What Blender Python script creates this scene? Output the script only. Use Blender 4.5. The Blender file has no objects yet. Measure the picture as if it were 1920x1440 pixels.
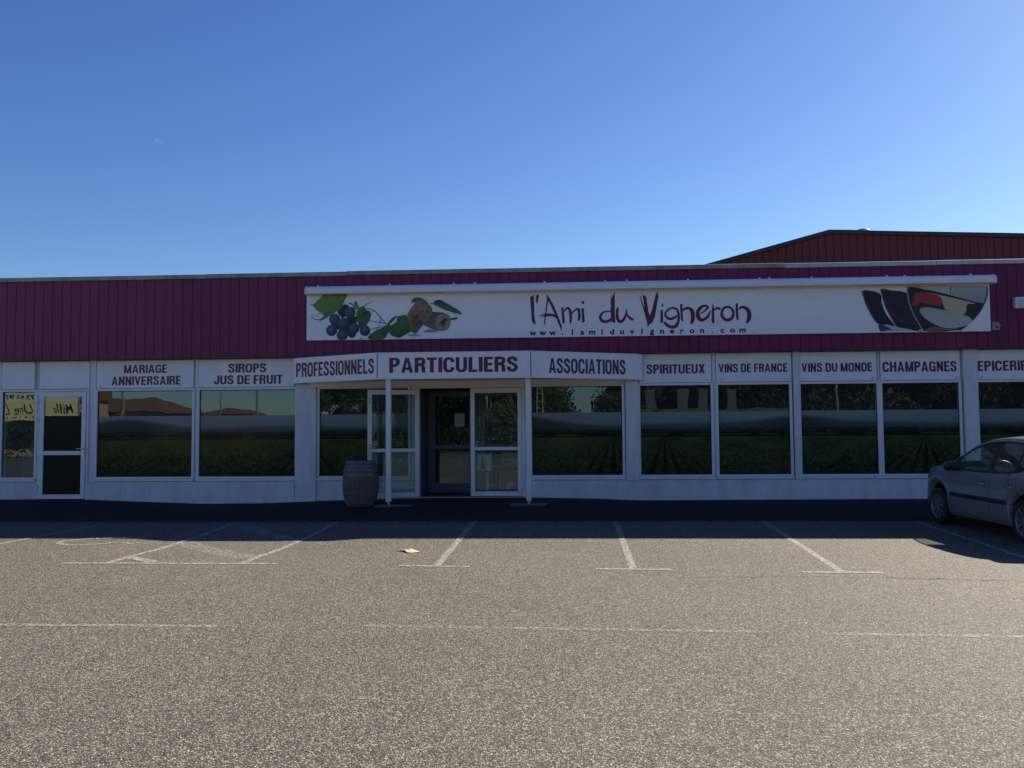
import bpy, math, random
import numpy as np
from mathutils import Vector, Matrix

scene = bpy.context.scene
PI = math.pi

# ------------------------------------------------------------------ camera
yaw, pitch, roll = (math.radians(a) for a in (3.388, 3.111, -0.416))
fw = Vector((-math.sin(yaw) * math.cos(pitch), math.cos(yaw) * math.cos(pitch), math.sin(pitch)))
rt = Vector((math.cos(yaw), math.sin(yaw), 0.0))
upv = rt.cross(fw)
r2 = rt * math.cos(roll) + upv * math.sin(roll)
u2 = upv * math.cos(roll) - rt * math.sin(roll)
cam_data = bpy.data.cameras.new("camera")
cam_data.sensor_width = 36.0
cam_data.lens = 30.0
cam_data.clip_start = 0.05
cam_data.clip_end = 20000.0
cam = bpy.data.objects.new("camera", cam_data)
scene.collection.objects.link(cam)
cam.matrix_world = Matrix(((r2.x, u2.x, -fw.x, 0.0), (r2.y, u2.y, -fw.y, 0.0), (r2.z, u2.z, -fw.z, 1.6), (0, 0, 0, 1)))
scene.camera = cam

# ------------------------------------------------------------------ sky, sun, exposure
SUN = Vector((1.13, 1.01, 1.0)).normalized()
EL = math.asin(SUN.z)
AZ = math.atan2(SUN.x, SUN.y)
world = bpy.data.worlds.new("World")
scene.world = world
world.use_nodes = True
wn, wl = world.node_tree.nodes, world.node_tree.links
wn.clear()
sky = wn.new("ShaderNodeTexSky")
sky.sky_type = 'NISHITA'
sky.sun_disc = False
sky.sun_elevation = EL
sky.sun_rotation = AZ
sky.altitude = 0.0
sky.air_density = 1.0
sky.dust_density = 0.3
sky.ozone_density = 3.0
# deepen the blue of the clear sky a little: per channel gain and contrast
SKY_S, EXPO = 0.05, 1.27
sx_ = wn.new("ShaderNodeSeparateXYZ")
cx_ = wn.new("ShaderNodeCombineXYZ")
wl.new(sky.outputs[0], sx_.inputs[0])
for i, (gain, pw) in enumerate(((1.0, 1.34), (1.0, 1.27), (1.09, 1.02))):
    m1 = wn.new("ShaderNodeMath"); m1.operation = 'MULTIPLY'; m1.inputs[1].default_value = 0.12
    m2 = wn.new("ShaderNodeMath"); m2.operation = 'POWER'; m2.inputs[1].default_value = pw
    m3 = wn.new("ShaderNodeMath"); m3.operation = 'MULTIPLY'; m3.inputs[1].default_value = gain / (SKY_S * 2 ** EXPO)
    wl.new(sx_.outputs[i], m1.inputs[0]); wl.new(m1.outputs[0], m2.inputs[0]); wl.new(m2.outputs[0], m3.inputs[0])
    wl.new(m3.outputs[0], cx_.inputs[i])
bg = wn.new("ShaderNodeBackground")
bg.inputs["Strength"].default_value = SKY_S
wo = wn.new("ShaderNodeOutputWorld")
wl.new(cx_.outputs[0], bg.inputs["Color"])
wl.new(bg.outputs[0], wo.inputs["Surface"])

sl = bpy.data.lights.new("sun", 'SUN')
sl.energy = 5.0
sl.angle = math.radians(0.5)
sl.color = (1.0, 0.90, 0.78)
so = bpy.data.objects.new("sun", sl)
so.rotation_euler = (-SUN).to_track_quat('-Z', 'Y').to_euler()
so.location = (30, 30, 40)
scene.collection.objects.link(so)

scene.view_settings.view_transform = 'Standard'
scene.view_settings.look = 'None'
scene.view_settings.exposure = EXPO
scene.view_settings.gamma = 1.0
scene.cycles.max_bounces = 8
scene.cycles.transparent_max_bounces = 16
scene.cycles.use_denoising = True
scene.cycles.denoising_prefilter = 'NONE'

# ------------------------------------------------------------------ helpers
def thing(name, label, cat, loc, group=None):
    o = bpy.data.objects.new(name, None)
    o.empty_display_size = 0.2
    o.location = loc
    scene.collection.objects.link(o)
    return tag(o, label, cat, group)

def tag(o, label=None, cat=None, group=None, kind=None):
    if label: o["label"] = label
    if cat: o["category"] = cat
    if group: o["group"] = group
    if kind: o["kind"] = kind
    return o

def adopt(o, parent):
    o.parent = parent
    if parent.type == 'EMPTY':
        o.matrix_parent_inverse = Matrix.Translation(-Vector(parent.location))

class MB:
    """collects shapes in world coordinates and links them as one mesh"""
    def __init__(self, xf=None):
        self.v, self.f, self.c, self.xf = [], [], [], xf
    def add(self, verts, faces, col=None):
        b = len(self.v)
        self.v += [tuple(p) for p in verts]
        self.f += [tuple(b + i for i in f) for f in faces]
        if col is not None:
            self.c += col if isinstance(col, list) else [col] * len(faces)
        return self
    def box(self, x0, x1, y0, y1, z0, z1):
        v = [(x, y, z) for x in (x0, x1) for y in (y0, y1) for z in (z0, z1)]
        return self.add(v, [(0, 1, 3, 2), (4, 6, 7, 5), (0, 4, 5, 1), (2, 3, 7, 6), (0, 2, 6, 4), (1, 5, 7, 3)])
    def prism_y(self, pts, y0, y1):          # pts (x, z)
        n = len(pts)
        v = [(x, y0, z) for x, z in pts] + [(x, y1, z) for x, z in pts]
        return self.add(v, [tuple(range(n)), tuple(range(2 * n - 1, n - 1, -1))] + [(i, i + n, (i + 1) % n + n, (i + 1) % n) for i in range(n)])
    def prism_x(self, pts, x0, x1):          # pts (y, z)
        n = len(pts)
        v = [(x0, y, z) for y, z in pts] + [(x1, y, z) for y, z in pts]
        return self.add(v, [tuple(range(n - 1, -1, -1)), tuple(range(n, 2 * n))] + [(i, (i + 1) % n, (i + 1) % n + n, i + n) for i in range(n)])
    def prism_z(self, pts, z0, z1):          # pts (x, y)
        n = len(pts)
        v = [(x, y, z0) for x, y in pts] + [(x, y, z1) for x, y in pts]
        return self.add(v, [tuple(range(n - 1, -1, -1)), tuple(range(n, 2 * n))] + [(i, (i + 1) % n, (i + 1) % n + n, i + n) for i in range(n)])
    def tube(self, path, r, n=8, cap=True):
        P = [Vector(p) for p in path]
        R = r if isinstance(r, (list, tuple)) else [r] * len(P)
        vs, fs = [], []
        ref = None
        for i, p in enumerate(P):
            d = (P[min(i + 1, len(P) - 1)] - P[max(i - 1, 0)]).normalized()
            if ref is None:
                ref = d.orthogonal().normalized()
            a = (ref - d * ref.dot(d)).normalized()
            ref = a
            b = d.cross(a)
            vs += [p + (a * math.cos(2 * PI * k / n) + b * math.sin(2 * PI * k / n)) * R[i] for k in range(n)]
        for i in range(len(P) - 1):
            for k in range(n):
                fs.append((i * n + k, i * n + (k + 1) % n, (i + 1) * n + (k + 1) % n, (i + 1) * n + k))
        if cap:
            fs += [tuple(range(n - 1, -1, -1)), tuple(range((len(P) - 1) * n, len(P) * n))]
        return self.add(vs, fs)
    def lathe(self, prof, c, axis='z', n=32, cap=True):   # prof (radius, height along the axis)
        vs, fs = [], []
        for r, h in prof:
            for k in range(n):
                a = 2 * PI * k / n
                p, q = r * math.cos(a), r * math.sin(a)
                vs.append({'z': (c[0] + p, c[1] + q, c[2] + h), 'x': (c[0] + h, c[1] + p, c[2] + q), 'y': (c[0] + p, c[1] + h, c[2] + q)}[axis])
        for i in range(len(prof) - 1):
            for k in range(n):
                fs.append((i * n + k, i * n + (k + 1) % n, (i + 1) * n + (k + 1) % n, (i + 1) * n + k))
        if cap:
            fs += [tuple(range(n - 1, -1, -1)), tuple(range((len(prof) - 1) * n, len(prof) * n))]
        return self.add(vs, fs)
    def build(self, name, mat, parent=None, smooth=False, bevel=0.0):
        v = self.v
        if self.xf is not None:
            v = [tuple(self.xf @ Vector(p)) for p in v]
        me = bpy.data.meshes.new(name)
        me.from_pydata(v, [], self.f)
        me.validate()
        me.update()
        if smooth:
            me.polygons.foreach_set("use_smooth", [True] * len(me.polygons))
        if self.c:
            at = me.color_attributes.new("Col", 'FLOAT_COLOR', 'CORNER')
            buf = []
            for f, c in zip(self.f, self.c):
                cc = c if isinstance(c[0], (tuple, list)) else [c] * len(f)
                for q in cc: buf += [q[0], q[1], q[2], 1.0]
            if len(buf) == len(at.data) * 4:
                at.data.foreach_set("color", buf)
        if mat is not None: me.materials.append(mat)
        o = bpy.data.objects.new(name, me)
        scene.collection.objects.link(o)
        if parent is not None: adopt(o, parent)
        if bevel:
            m = o.modifiers.new("bevel", 'BEVEL')
            m.width = bevel
            m.segments = 2
            m.limit_method = 'ANGLE'
        return o

def copy_tree(o, parent=None):
    c = o.copy()
    scene.collection.objects.link(c)
    if parent is not None: c.parent = parent
    for ch in o.children: copy_tree(ch, c)
    return c

# ------------------------------------------------------------------ materials
def mat(name, col, rough=0.6, metal=0.0, spec=0.5, noise=None, bump=None, coat=0.0):
    m = bpy.data.materials.new(name)
    m.use_nodes = True
    n, l = m.node_tree.nodes, m.node_tree.links
    b = n["Principled BSDF"]
    b.inputs["Base Color"].default_value = (*col, 1)
    b.inputs["Roughness"].default_value = rough
    b.inputs["Metallic"].default_value = metal
    b.inputs["Specular IOR Level"].default_value = spec
    b.inputs["Coat Weight"].default_value = coat
    tc = n.new("ShaderNodeTexCoord")
    if noise:                                   # (scale, amount, [stretch])
        mp = n.new("ShaderNodeMapping")
        mp.inputs["Scale"].default_value = noise[2] if len(noise) > 2 else (1, 1, 1)
        nt = n.new("ShaderNodeTexNoise")
        nt.inputs["Scale"].default_value = noise[0]
        nt.inputs["Detail"].default_value = 6
        nt.inputs["Roughness"].default_value = 0.65
        mr = n.new("ShaderNodeMapRange")
        mr.inputs["From Min"].default_value = 0.25
        mr.inputs["From Max"].default_value = 0.75
        mr.inputs["To Min"].default_value = 1 - noise[1]
        mr.inputs["To Max"].default_value = 1 + noise[1]
        mx = n.new("ShaderNodeVectorMath")
        mx.operation = 'SCALE'
        mx.inputs[0].default_value = col
        l.new(tc.outputs["Object"], mp.inputs[0]); l.new(mp.outputs[0], nt.inputs["Vector"])
        l.new(nt.outputs["Fac"], mr.inputs["Value"]); l.new(mr.outputs[0], mx.inputs["Scale"])
        l.new(mx.outputs[0], b.inputs["Base Color"])
    if bump:                                    # (scale, distance)
        nb = n.new("ShaderNodeTexNoise")
        nb.inputs["Scale"].default_value = bump[0]
        nb.inputs["Detail"].default_value = 4
        bp = n.new("ShaderNodeBump")
        bp.inputs["Strength"].default_value = 0.6
        bp.inputs["Distance"].default_value = bump[1]
        l.new(tc.outputs["Object"], nb.inputs["Vector"]); l.new(nb.outputs["Fac"], bp.inputs["Height"])
        l.new(bp.outputs[0], b.inputs["Normal"])
    return m

def glass_mat(name, refl, tint, gloss=(0.85, 1.0, 0.97), wave=0.0, dust=0.05):
    m = bpy.data.materials.new(name)
    m.use_nodes = True
    n, l = m.node_tree.nodes, m.node_tree.links
    n.remove(n["Principled BSDF"])
    out = n["Material Output"]
    tr = n.new("ShaderNodeBsdfTransparent"); tr.inputs[0].default_value = (*tint, 1)
    gl = n.new("ShaderNodeBsdfGlossy"); gl.inputs["Roughness"].default_value = 0.0; gl.inputs["Color"].default_value = (*gloss, 1)
    lw = n.new("ShaderNodeLayerWeight")
    fr = n.new("ShaderNodeMath"); fr.operation = 'POWER'; fr.inputs[1].default_value = 5.0
    l.new(lw.outputs["Facing"], fr.inputs[0])
    ad = n.new("ShaderNodeMath"); ad.operation = 'MULTIPLY_ADD'; ad.use_clamp = True
    ad.inputs[1].default_value = 1 - refl; ad.inputs[2].default_value = refl
    mx = n.new("ShaderNodeMixShader")
    l.new(fr.outputs[0], ad.inputs[0]); l.new(ad.outputs[0], mx.inputs[0])
    du = n.new("ShaderNodeBsdfDiffuse"); du.inputs["Color"].default_value = (0.5, 0.5, 0.48, 1)      # film of dust
    dm = n.new("ShaderNodeMixShader"); dm.inputs[0].default_value = dust
    l.new(tr.outputs[0], dm.inputs[1]); l.new(du.outputs[0], dm.inputs[2])
    l.new(dm.outputs[0], mx.inputs[1]); l.new(gl.outputs[0], mx.inputs[2]); l.new(mx.outputs[0], out.inputs["Surface"])
    if wave:
        tc = n.new("ShaderNodeTexCoord"); nt = n.new("ShaderNodeTexNoise"); nt.inputs["Scale"].default_value = 1.3
        bp = n.new("ShaderNodeBump"); bp.inputs["Strength"].default_value = 1.0; bp.inputs["Distance"].default_value = wave
        l.new(tc.outputs["Object"], nt.inputs["Vector"]); l.new(nt.outputs["Fac"], bp.inputs["Height"]); l.new(bp.outputs[0], gl.inputs["Normal"])
    return m

def attr_mat(name, rough=0.45, spec=0.4):
    m = bpy.data.materials.new(name)
    m.use_nodes = True
    n, l = m.node_tree.nodes, m.node_tree.links
    b = n["Principled BSDF"]
    a = n.new("ShaderNodeVertexColor"); a.layer_name = "Col"
    b.inputs["Roughness"].default_value = rough
    b.inputs["Specular IOR Level"].default_value = spec
    l.new(a.outputs[0], b.inputs["Base Color"])
    return m

def asphalt_mat(name, lo, hi, patch=0.12):
    m = bpy.data.materials.new(name)
    m.use_nodes = True
    n, l = m.node_tree.nodes, m.node_tree.links
    b = n["Principled BSDF"]
    tc = n.new("ShaderNodeTexCoord")
    def nz(sc, det, rough=0.6):
        t = n.new("ShaderNodeTexNoise"); t.inputs["Scale"].default_value = sc; t.inputs["Detail"].default_value = det; t.inputs["Roughness"].default_value = rough
        l.new(tc.outputs["Object"], t.inputs["Vector"]); return t
    # stones of the surface dressing: each cell its own tone, dark binder in the gaps
    vo = n.new("ShaderNodeTexVoronoi"); vo.inputs["Scale"].default_value = 108; l.new(tc.outputs["Object"], vo.inputs["Vector"])
    sep = n.new("ShaderNodeSeparateColor"); l.new(vo.outputs["Color"], sep.inputs[0])
    cr = n.new("ShaderNodeValToRGB")
    e = cr.color_ramp.elements
    e[0].position = 0.0; e[0].color = (*[a * 0.30 + h * 0.24 for a, h in zip(lo, hi)], 1)
    e[1].position = 1.0; e[1].color = (*[min(1, h * 2.7) for h in hi], 1)
    for pos, k in ((0.35, 0.55), (0.70, 0.92), (0.88, 1.45), (0.95, 2.05)):
        q = e.new(pos); q.color = (*[h * k for h in hi], 1)
    l.new(sep.outputs[0], cr.inputs[0])
    gap = n.new("ShaderNodeMapRange"); gap.inputs["From Min"].default_value = 0.42; gap.inputs["From Max"].default_value = 0.72
    gap.inputs["To Min"].default_value = 1.0; gap.inputs["To Max"].default_value = 0.35
    l.new(vo.outputs["Distance"], gap.inputs["Value"])
    ad = n.new("ShaderNodeMath"); ad.operation = 'SUBTRACT'; ad.inputs[0].default_value = 1.0
    l.new(vo.outputs["Distance"], ad.inputs[1])
    p1, p2, p3 = nz(0.35, 5, 0.6), nz(2.2, 5, 0.7), nz(14, 3, 0.7)
    s1 = n.new("ShaderNodeMath"); s1.operation = 'ADD'; l.new(p1.outputs["Fac"], s1.inputs[0]); l.new(p2.outputs["Fac"], s1.inputs[1])
    s2 = n.new("ShaderNodeMath"); s2.operation = 'ADD'; l.new(s1.outputs[0], s2.inputs[0]); l.new(p3.outputs["Fac"], s2.inputs[1])
    mr = n.new("ShaderNodeMapRange"); mr.inputs["From Min"].default_value = 1.1; mr.inputs["From Max"].default_value = 1.9
    mr.inputs["To Min"].default_value = 1 - patch; mr.inputs["To Max"].default_value = 1 + patch
    l.new(s2.outputs[0], mr.inputs["Value"])
    mg = n.new("ShaderNodeMath"); mg.operation = 'MULTIPLY'; l.new(mr.outputs[0], mg.inputs[0]); l.new(gap.outputs[0], mg.inputs[1])
    sc = n.new("ShaderNodeVectorMath"); sc.operation = 'SCALE'; l.new(cr.outputs[0], sc.inputs[0]); l.new(mg.outputs[0], sc.inputs["Scale"])
    l.new(sc.outputs[0], b.inputs["Base Color"])
    b.inputs["Roughness"].default_value = 0.8
    b.inputs["Specular IOR Level"].default_value = 0.2
    bp = n.new("ShaderNodeBump"); bp.inputs["Strength"].default_value = 0.8; bp.inputs["Distance"].default_value = 0.006
    l.new(ad.outputs[0], bp.inputs["Height"]); l.new(bp.outputs[0], b.inputs["Normal"])
    return m

def worn_paint(name, col, cover):
    m = mat(name, col, 0.7, noise=(40, 0.25))
    n, l = m.node_tree.nodes, m.node_tree.links
    tc = n.new("ShaderNodeTexCoord")
    a = n.new("ShaderNodeTexNoise"); a.inputs["Scale"].default_value = 90; a.inputs["Detail"].default_value = 3; a.inputs["Roughness"].default_value = 0.8
    c = n.new("ShaderNodeTexNoise"); c.inputs["Scale"].default_value = 24; c.inputs["Detail"].default_value = 5
    l.new(tc.outputs["Object"], a.inputs["Vector"]); l.new(tc.outputs["Object"], c.inputs["Vector"])
    s = n.new("ShaderNodeMath"); s.operation = 'ADD'; l.new(a.outputs["Fac"], s.inputs[0]); l.new(c.outputs["Fac"], s.inputs[1])
    r = n.new("ShaderNodeMapRange"); r.inputs["From Min"].default_value = 1.12 - cover * 0.45; r.inputs["From Max"].default_value = 1.46 - cover * 0.45
    l.new(s.outputs[0], r.inputs["Value"])
    tr = n.new("ShaderNodeBsdfTransparent"); mx = n.new("ShaderNodeMixShader")
    l.new(r.outputs[0], mx.inputs[0]); l.new(tr.outputs[0], mx.inputs[1]); l.new(n["Principled BSDF"].outputs[0], mx.inputs[2])
    l.new(mx.outputs[0], n["Material Output"].inputs["Surface"])
    return m

M = {}
M['asphalt'] = asphalt_mat("pale_asphalt", (0.024, 0.0215, 0.0170), (0.178, 0.160, 0.130), 0.16)
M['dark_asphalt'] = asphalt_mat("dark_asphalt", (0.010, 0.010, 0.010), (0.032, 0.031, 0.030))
M['road'] = asphalt_mat("road_asphalt", (0.03, 0.03, 0.03), (0.13, 0.125, 0.12))
M['paint'] = worn_paint("worn_white_paint", (0.46, 0.44, 0.40), 0.52)
M['faint_paint'] = worn_paint("nearly_gone_white_paint", (0.42, 0.40, 0.37), 0.30)
M['render'] = mat("painted_render", (0.63, 0.63, 0.63), 0.8, spec=0.2, noise=(2.6, 0.16, (1.6, 1, 0.45)), bump=(90, 0.004))
M['white'] = mat("white_lacquered_aluminium", (0.69, 0.69, 0.69), 0.4, noise=(5, 0.05))
M['board'] = mat("white_board", (0.76, 0.76, 0.76), 0.45, noise=(1.6, 0.08, (1, 1, 0.6)))
M['sign'] = mat("white_sign_sheet", (0.78, 0.785, 0.79), 0.4, noise=(0.9, 0.07, (1, 1, 2.5)))
M['hood'] = mat("white_lacquered_housing", (0.72, 0.73, 0.75), 0.35, noise=(2, 0.04))
M['purple'] = mat("plum_sheet_metal", (0.165, 0.017, 0.070), 0.45, noise=(0.9, 0.22, (1.6, 1, 0.15)), spec=0.3)
M['plum_trim'] = mat("dark_plum_flashing", (0.05, 0.010, 0.026), 0.5)
M['brown'] = mat("red_brown_sheet_metal", (0.145, 0.030, 0.035), 0.55, noise=(0.5, 0.10), spec=0.25)
M['brown_trim'] = mat("dark_brown_flashing", (0.04, 0.02, 0.022), 0.5)
M['pale_galv'] = mat("clean_galvanised_steel", (0.42, 0.44, 0.46), 0.45, metal=0.2, noise=(1.5, 0.15, (1, 1, 0.3)))
M['galv'] = mat("weathered_galvanised_steel", (0.25, 0.25, 0.23), 0.55, metal=0.2, noise=(2.2, 0.45, (1, 1, 0.3)))
M['maroon'] = mat("maroon_vinyl", (0.095, 0.007, 0.045), 0.45)
M['black_vinyl'] = mat("black_vinyl", (0.008, 0.008, 0.012), 0.5)
M['glass'] = glass_mat("shop_glass", 0.085, (0.62, 0.70, 0.68), (0.70, 1.0, 1.12), wave=0.0011)
M['film_glass'] = attr_mat("printed_window_film", 0.08, 0.06)
M['art'] = attr_mat("printed_sign_picture", 0.42, 0.4)
M['dark_panel'] = mat("dark_smoked_panel", (0.012, 0.014, 0.008), 0.55, spec=0.15, noise=(6, 0.3))
M['black'] = mat("black_plastic", (0.012, 0.012, 0.013), 0.5)
M['rubber'] = mat("black_rubber", (0.015, 0.015, 0.016), 0.8, noise=(30, 0.2))
M['steel'] = mat("brushed_steel", (0.45, 0.45, 0.46), 0.35, metal=0.8)
M['int_wall'] = mat("interior_wall", (0.16, 0.16, 0.16), 0.8, noise=(2, 0.1))
M['int_floor'] = mat("interior_floor", (0.06, 0.055, 0.05), 0.6, noise=(4, 0.2))
M['int_frame'] = mat("grey_inner_frame", (0.17, 0.18, 0.19), 0.5, noise=(4, 0.08))
M['concrete'] = mat("concrete", (0.12, 0.115, 0.105), 0.85, noise=(6, 0.2), bump=(60, 0.003))
M['paper'] = mat("paper", (0.55, 0.60, 0.60), 0.7, noise=(12, 0.06))
M['card'] = mat("cardboard", (0.34, 0.22, 0.11), 0.8, noise=(9, 0.10))
M['roofing'] = mat("roofing_felt", (0.12, 0.12, 0.12), 0.9, noise=(1, 0.2))
LOGO_BLOBS=[[(-.656,4.39),(-.607,4.406),(-.579,4.438),(-.573,4.241),(-.572,4.01),(-.542,3.804),(-.555,3.798),(-.586,3.837),(-.597,3.82),(-.624,3.882),(-.641,4.114)],[(-.504,4.452),(-.469,4.407),(-.5,4.259),(-.513,4.227),(-.534,4.279),(-.537,4.382)],[(-.306,4.449),(-.281,4.41),(-.269,4.313),(-.296,4.198),(-.324,3.98),(-.355,3.776),(-.372,3.821),(-.363,3.904),(-.335,4.109),(-.308,4.327)],[(-.3,4.442),(-.25,4.358),(-.15,4.17),(-.082,3.989),(-.001,3.77),(-.002,3.649),(-.012,3.662),(-.052,3.771),(-.127,3.952),(-.176,4.081),(-.276,4.3)],[(-.48,3.993),(-.368,4.026),(-.253,4.033),(-.151,4.016),(-.088,3.977),(-.063,3.899),(-.12,3.932),(-.19,3.972),(-.305,3.965),(-.394,3.953),(-.445,3.944),(-.432,3.961),(-.375,3.977),(-.394,3.992),(-.445,3.982)],[(-.012,4.155),(.009,4.135),(.028,4.174),(.043,4.128),(.05,4.0),(.07,3.846),(.05,3.84),(.035,3.796),(.012,3.834),(.001,3.975)],[(.412,4.129),(.463,4.137),(.465,4.032),(.482,3.853),(.457,3.84),(.437,3.818),(.421,3.835),(.414,3.969)],[(.443,4.289),(.472,4.263),(.467,4.218),(.413,4.219),(.421,4.27)],[(1.023,4.407),(1.039,4.324),(1.065,4.394),(1.104,4.464),(1.104,4.214),(1.101,3.984),(1.111,3.818),(1.088,3.803),(1.063,3.832),(1.038,3.817),(1.026,3.845),(1.016,4.024)],[(1.611,4.389),(1.634,4.362),(1.722,4.08),(1.771,3.84),(1.777,3.786),(1.758,3.826),(1.708,4.027),(1.646,4.241)],[(1.662,4.441),(1.694,4.367),(1.72,4.387),(1.755,4.34),(1.794,4.052),(1.823,3.948),(1.867,4.078),(1.922,4.277),(1.951,4.396),(1.991,4.46),(1.993,4.396),(2.009,4.369),(1.966,4.143),(1.93,3.944),(1.882,3.825),(1.802,3.753),(1.775,3.706),(1.764,3.8),(1.727,3.987),(1.704,4.187),(1.687,4.334)],[(2.044,4.068),(2.09,4.072),(2.095,3.968),(2.092,3.815),(2.048,3.789),(2.033,3.836)],[(2.079,4.204),(2.107,4.18),(2.101,4.141),(2.052,4.152)],[(2.445,4.175),(2.478,4.191),(2.498,4.174),(2.497,4.015),(2.504,3.829),(2.485,3.816),(2.459,3.856),(2.449,4.015)],[(3.114,4.198),(3.137,4.137),(3.14,3.965),(3.143,3.793),(3.11,3.767),(3.084,3.807),(3.089,4.032)],[(3.577,4.157),(3.606,4.19),(3.629,4.183),(3.626,4.024),(3.637,3.838),(3.614,3.823),(3.586,3.879),(3.574,4.024)]]
LOGO_STROKES=[[(.053,4.064,.025),(.092,4.121,.038),(.13,4.14,.048),(.168,4.101,.057),(.186,3.998,.057),(.184,3.896,.051),(.18,3.813,.025)],[(.205,4.023,.025),(.269,4.086,.032),(.339,4.117,.051),(.364,4.059,.057),(.363,3.944,.053),(.345,3.868,.038)],[(1.022,4.056,.028),(.94,4.057,.032),(.851,4.026,.041),(.8,3.95,.053),(.824,3.873,.063),(.899,3.84,.063),(.975,3.858,.057),(1.026,3.896,.051)],[(1.175,4.149,.013),(1.155,4.085,.051),(1.148,3.983,.061),(1.165,3.881,.063),(1.215,3.836,.066),(1.279,3.879,.057),(1.324,3.968,.044),(1.344,4.057,.032),(1.341,4.102,.008)],[(1.338,4.031,.025),(1.368,3.954,.038),(1.424,3.903,.057),(1.468,3.883,.053),(1.487,3.895,.025)],[(2.365,4.083,.042),(2.287,4.111,.04),(2.195,4.066,.042),(2.141,3.994,.04),(2.166,3.913,.05),(2.244,3.879,.056),(2.323,3.904,.05),(2.382,3.95,.033)],[(2.353,4.11,.027),(2.397,4.043,.048),(2.415,3.936,.05),(2.406,3.83,.053),(2.359,3.738,.066),(2.28,3.706,.066),(2.189,3.74,.064),(2.112,3.815,.053)],[(2.502,4.041,.027),(2.548,4.087,.053),(2.627,4.092,.06),(2.685,4.045,.08),(2.705,3.945,.086),(2.694,3.839,.08),(2.66,3.767,.033)],[(2.853,3.976,.019),(2.939,4.028,.033),(3.012,4.106,.046),(2.967,4.14,.048),(2.889,4.121,.06),(2.815,4.036,.077),(2.807,3.93,.082),(2.857,3.85,.073),(2.936,3.862,.06),(3.015,3.927,.05),(3.063,4.032,.02)],[(3.141,4.044,.029),(3.201,4.09,.05),(3.272,4.069,.053)],[(3.533,3.972,.056),(3.519,3.913,.059),(3.485,3.866,.062),(3.437,3.841,.063),(3.384,3.841,.063),(3.336,3.869,.062),(3.304,3.916,.059),(3.293,3.976,.056),(3.307,4.035,.052),(3.341,4.082,.049),(3.389,4.107,.048),(3.442,4.107,.048),(3.49,4.079,.049),(3.522,4.031,.052),(3.533,3.972,.056)],[(3.635,4.05,.027),(3.688,4.096,.05),(3.772,4.088,.066),(3.836,4.02,.086),(3.853,3.914,.086),(3.832,3.829,.073),(3.785,3.763,.024)]]
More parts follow.
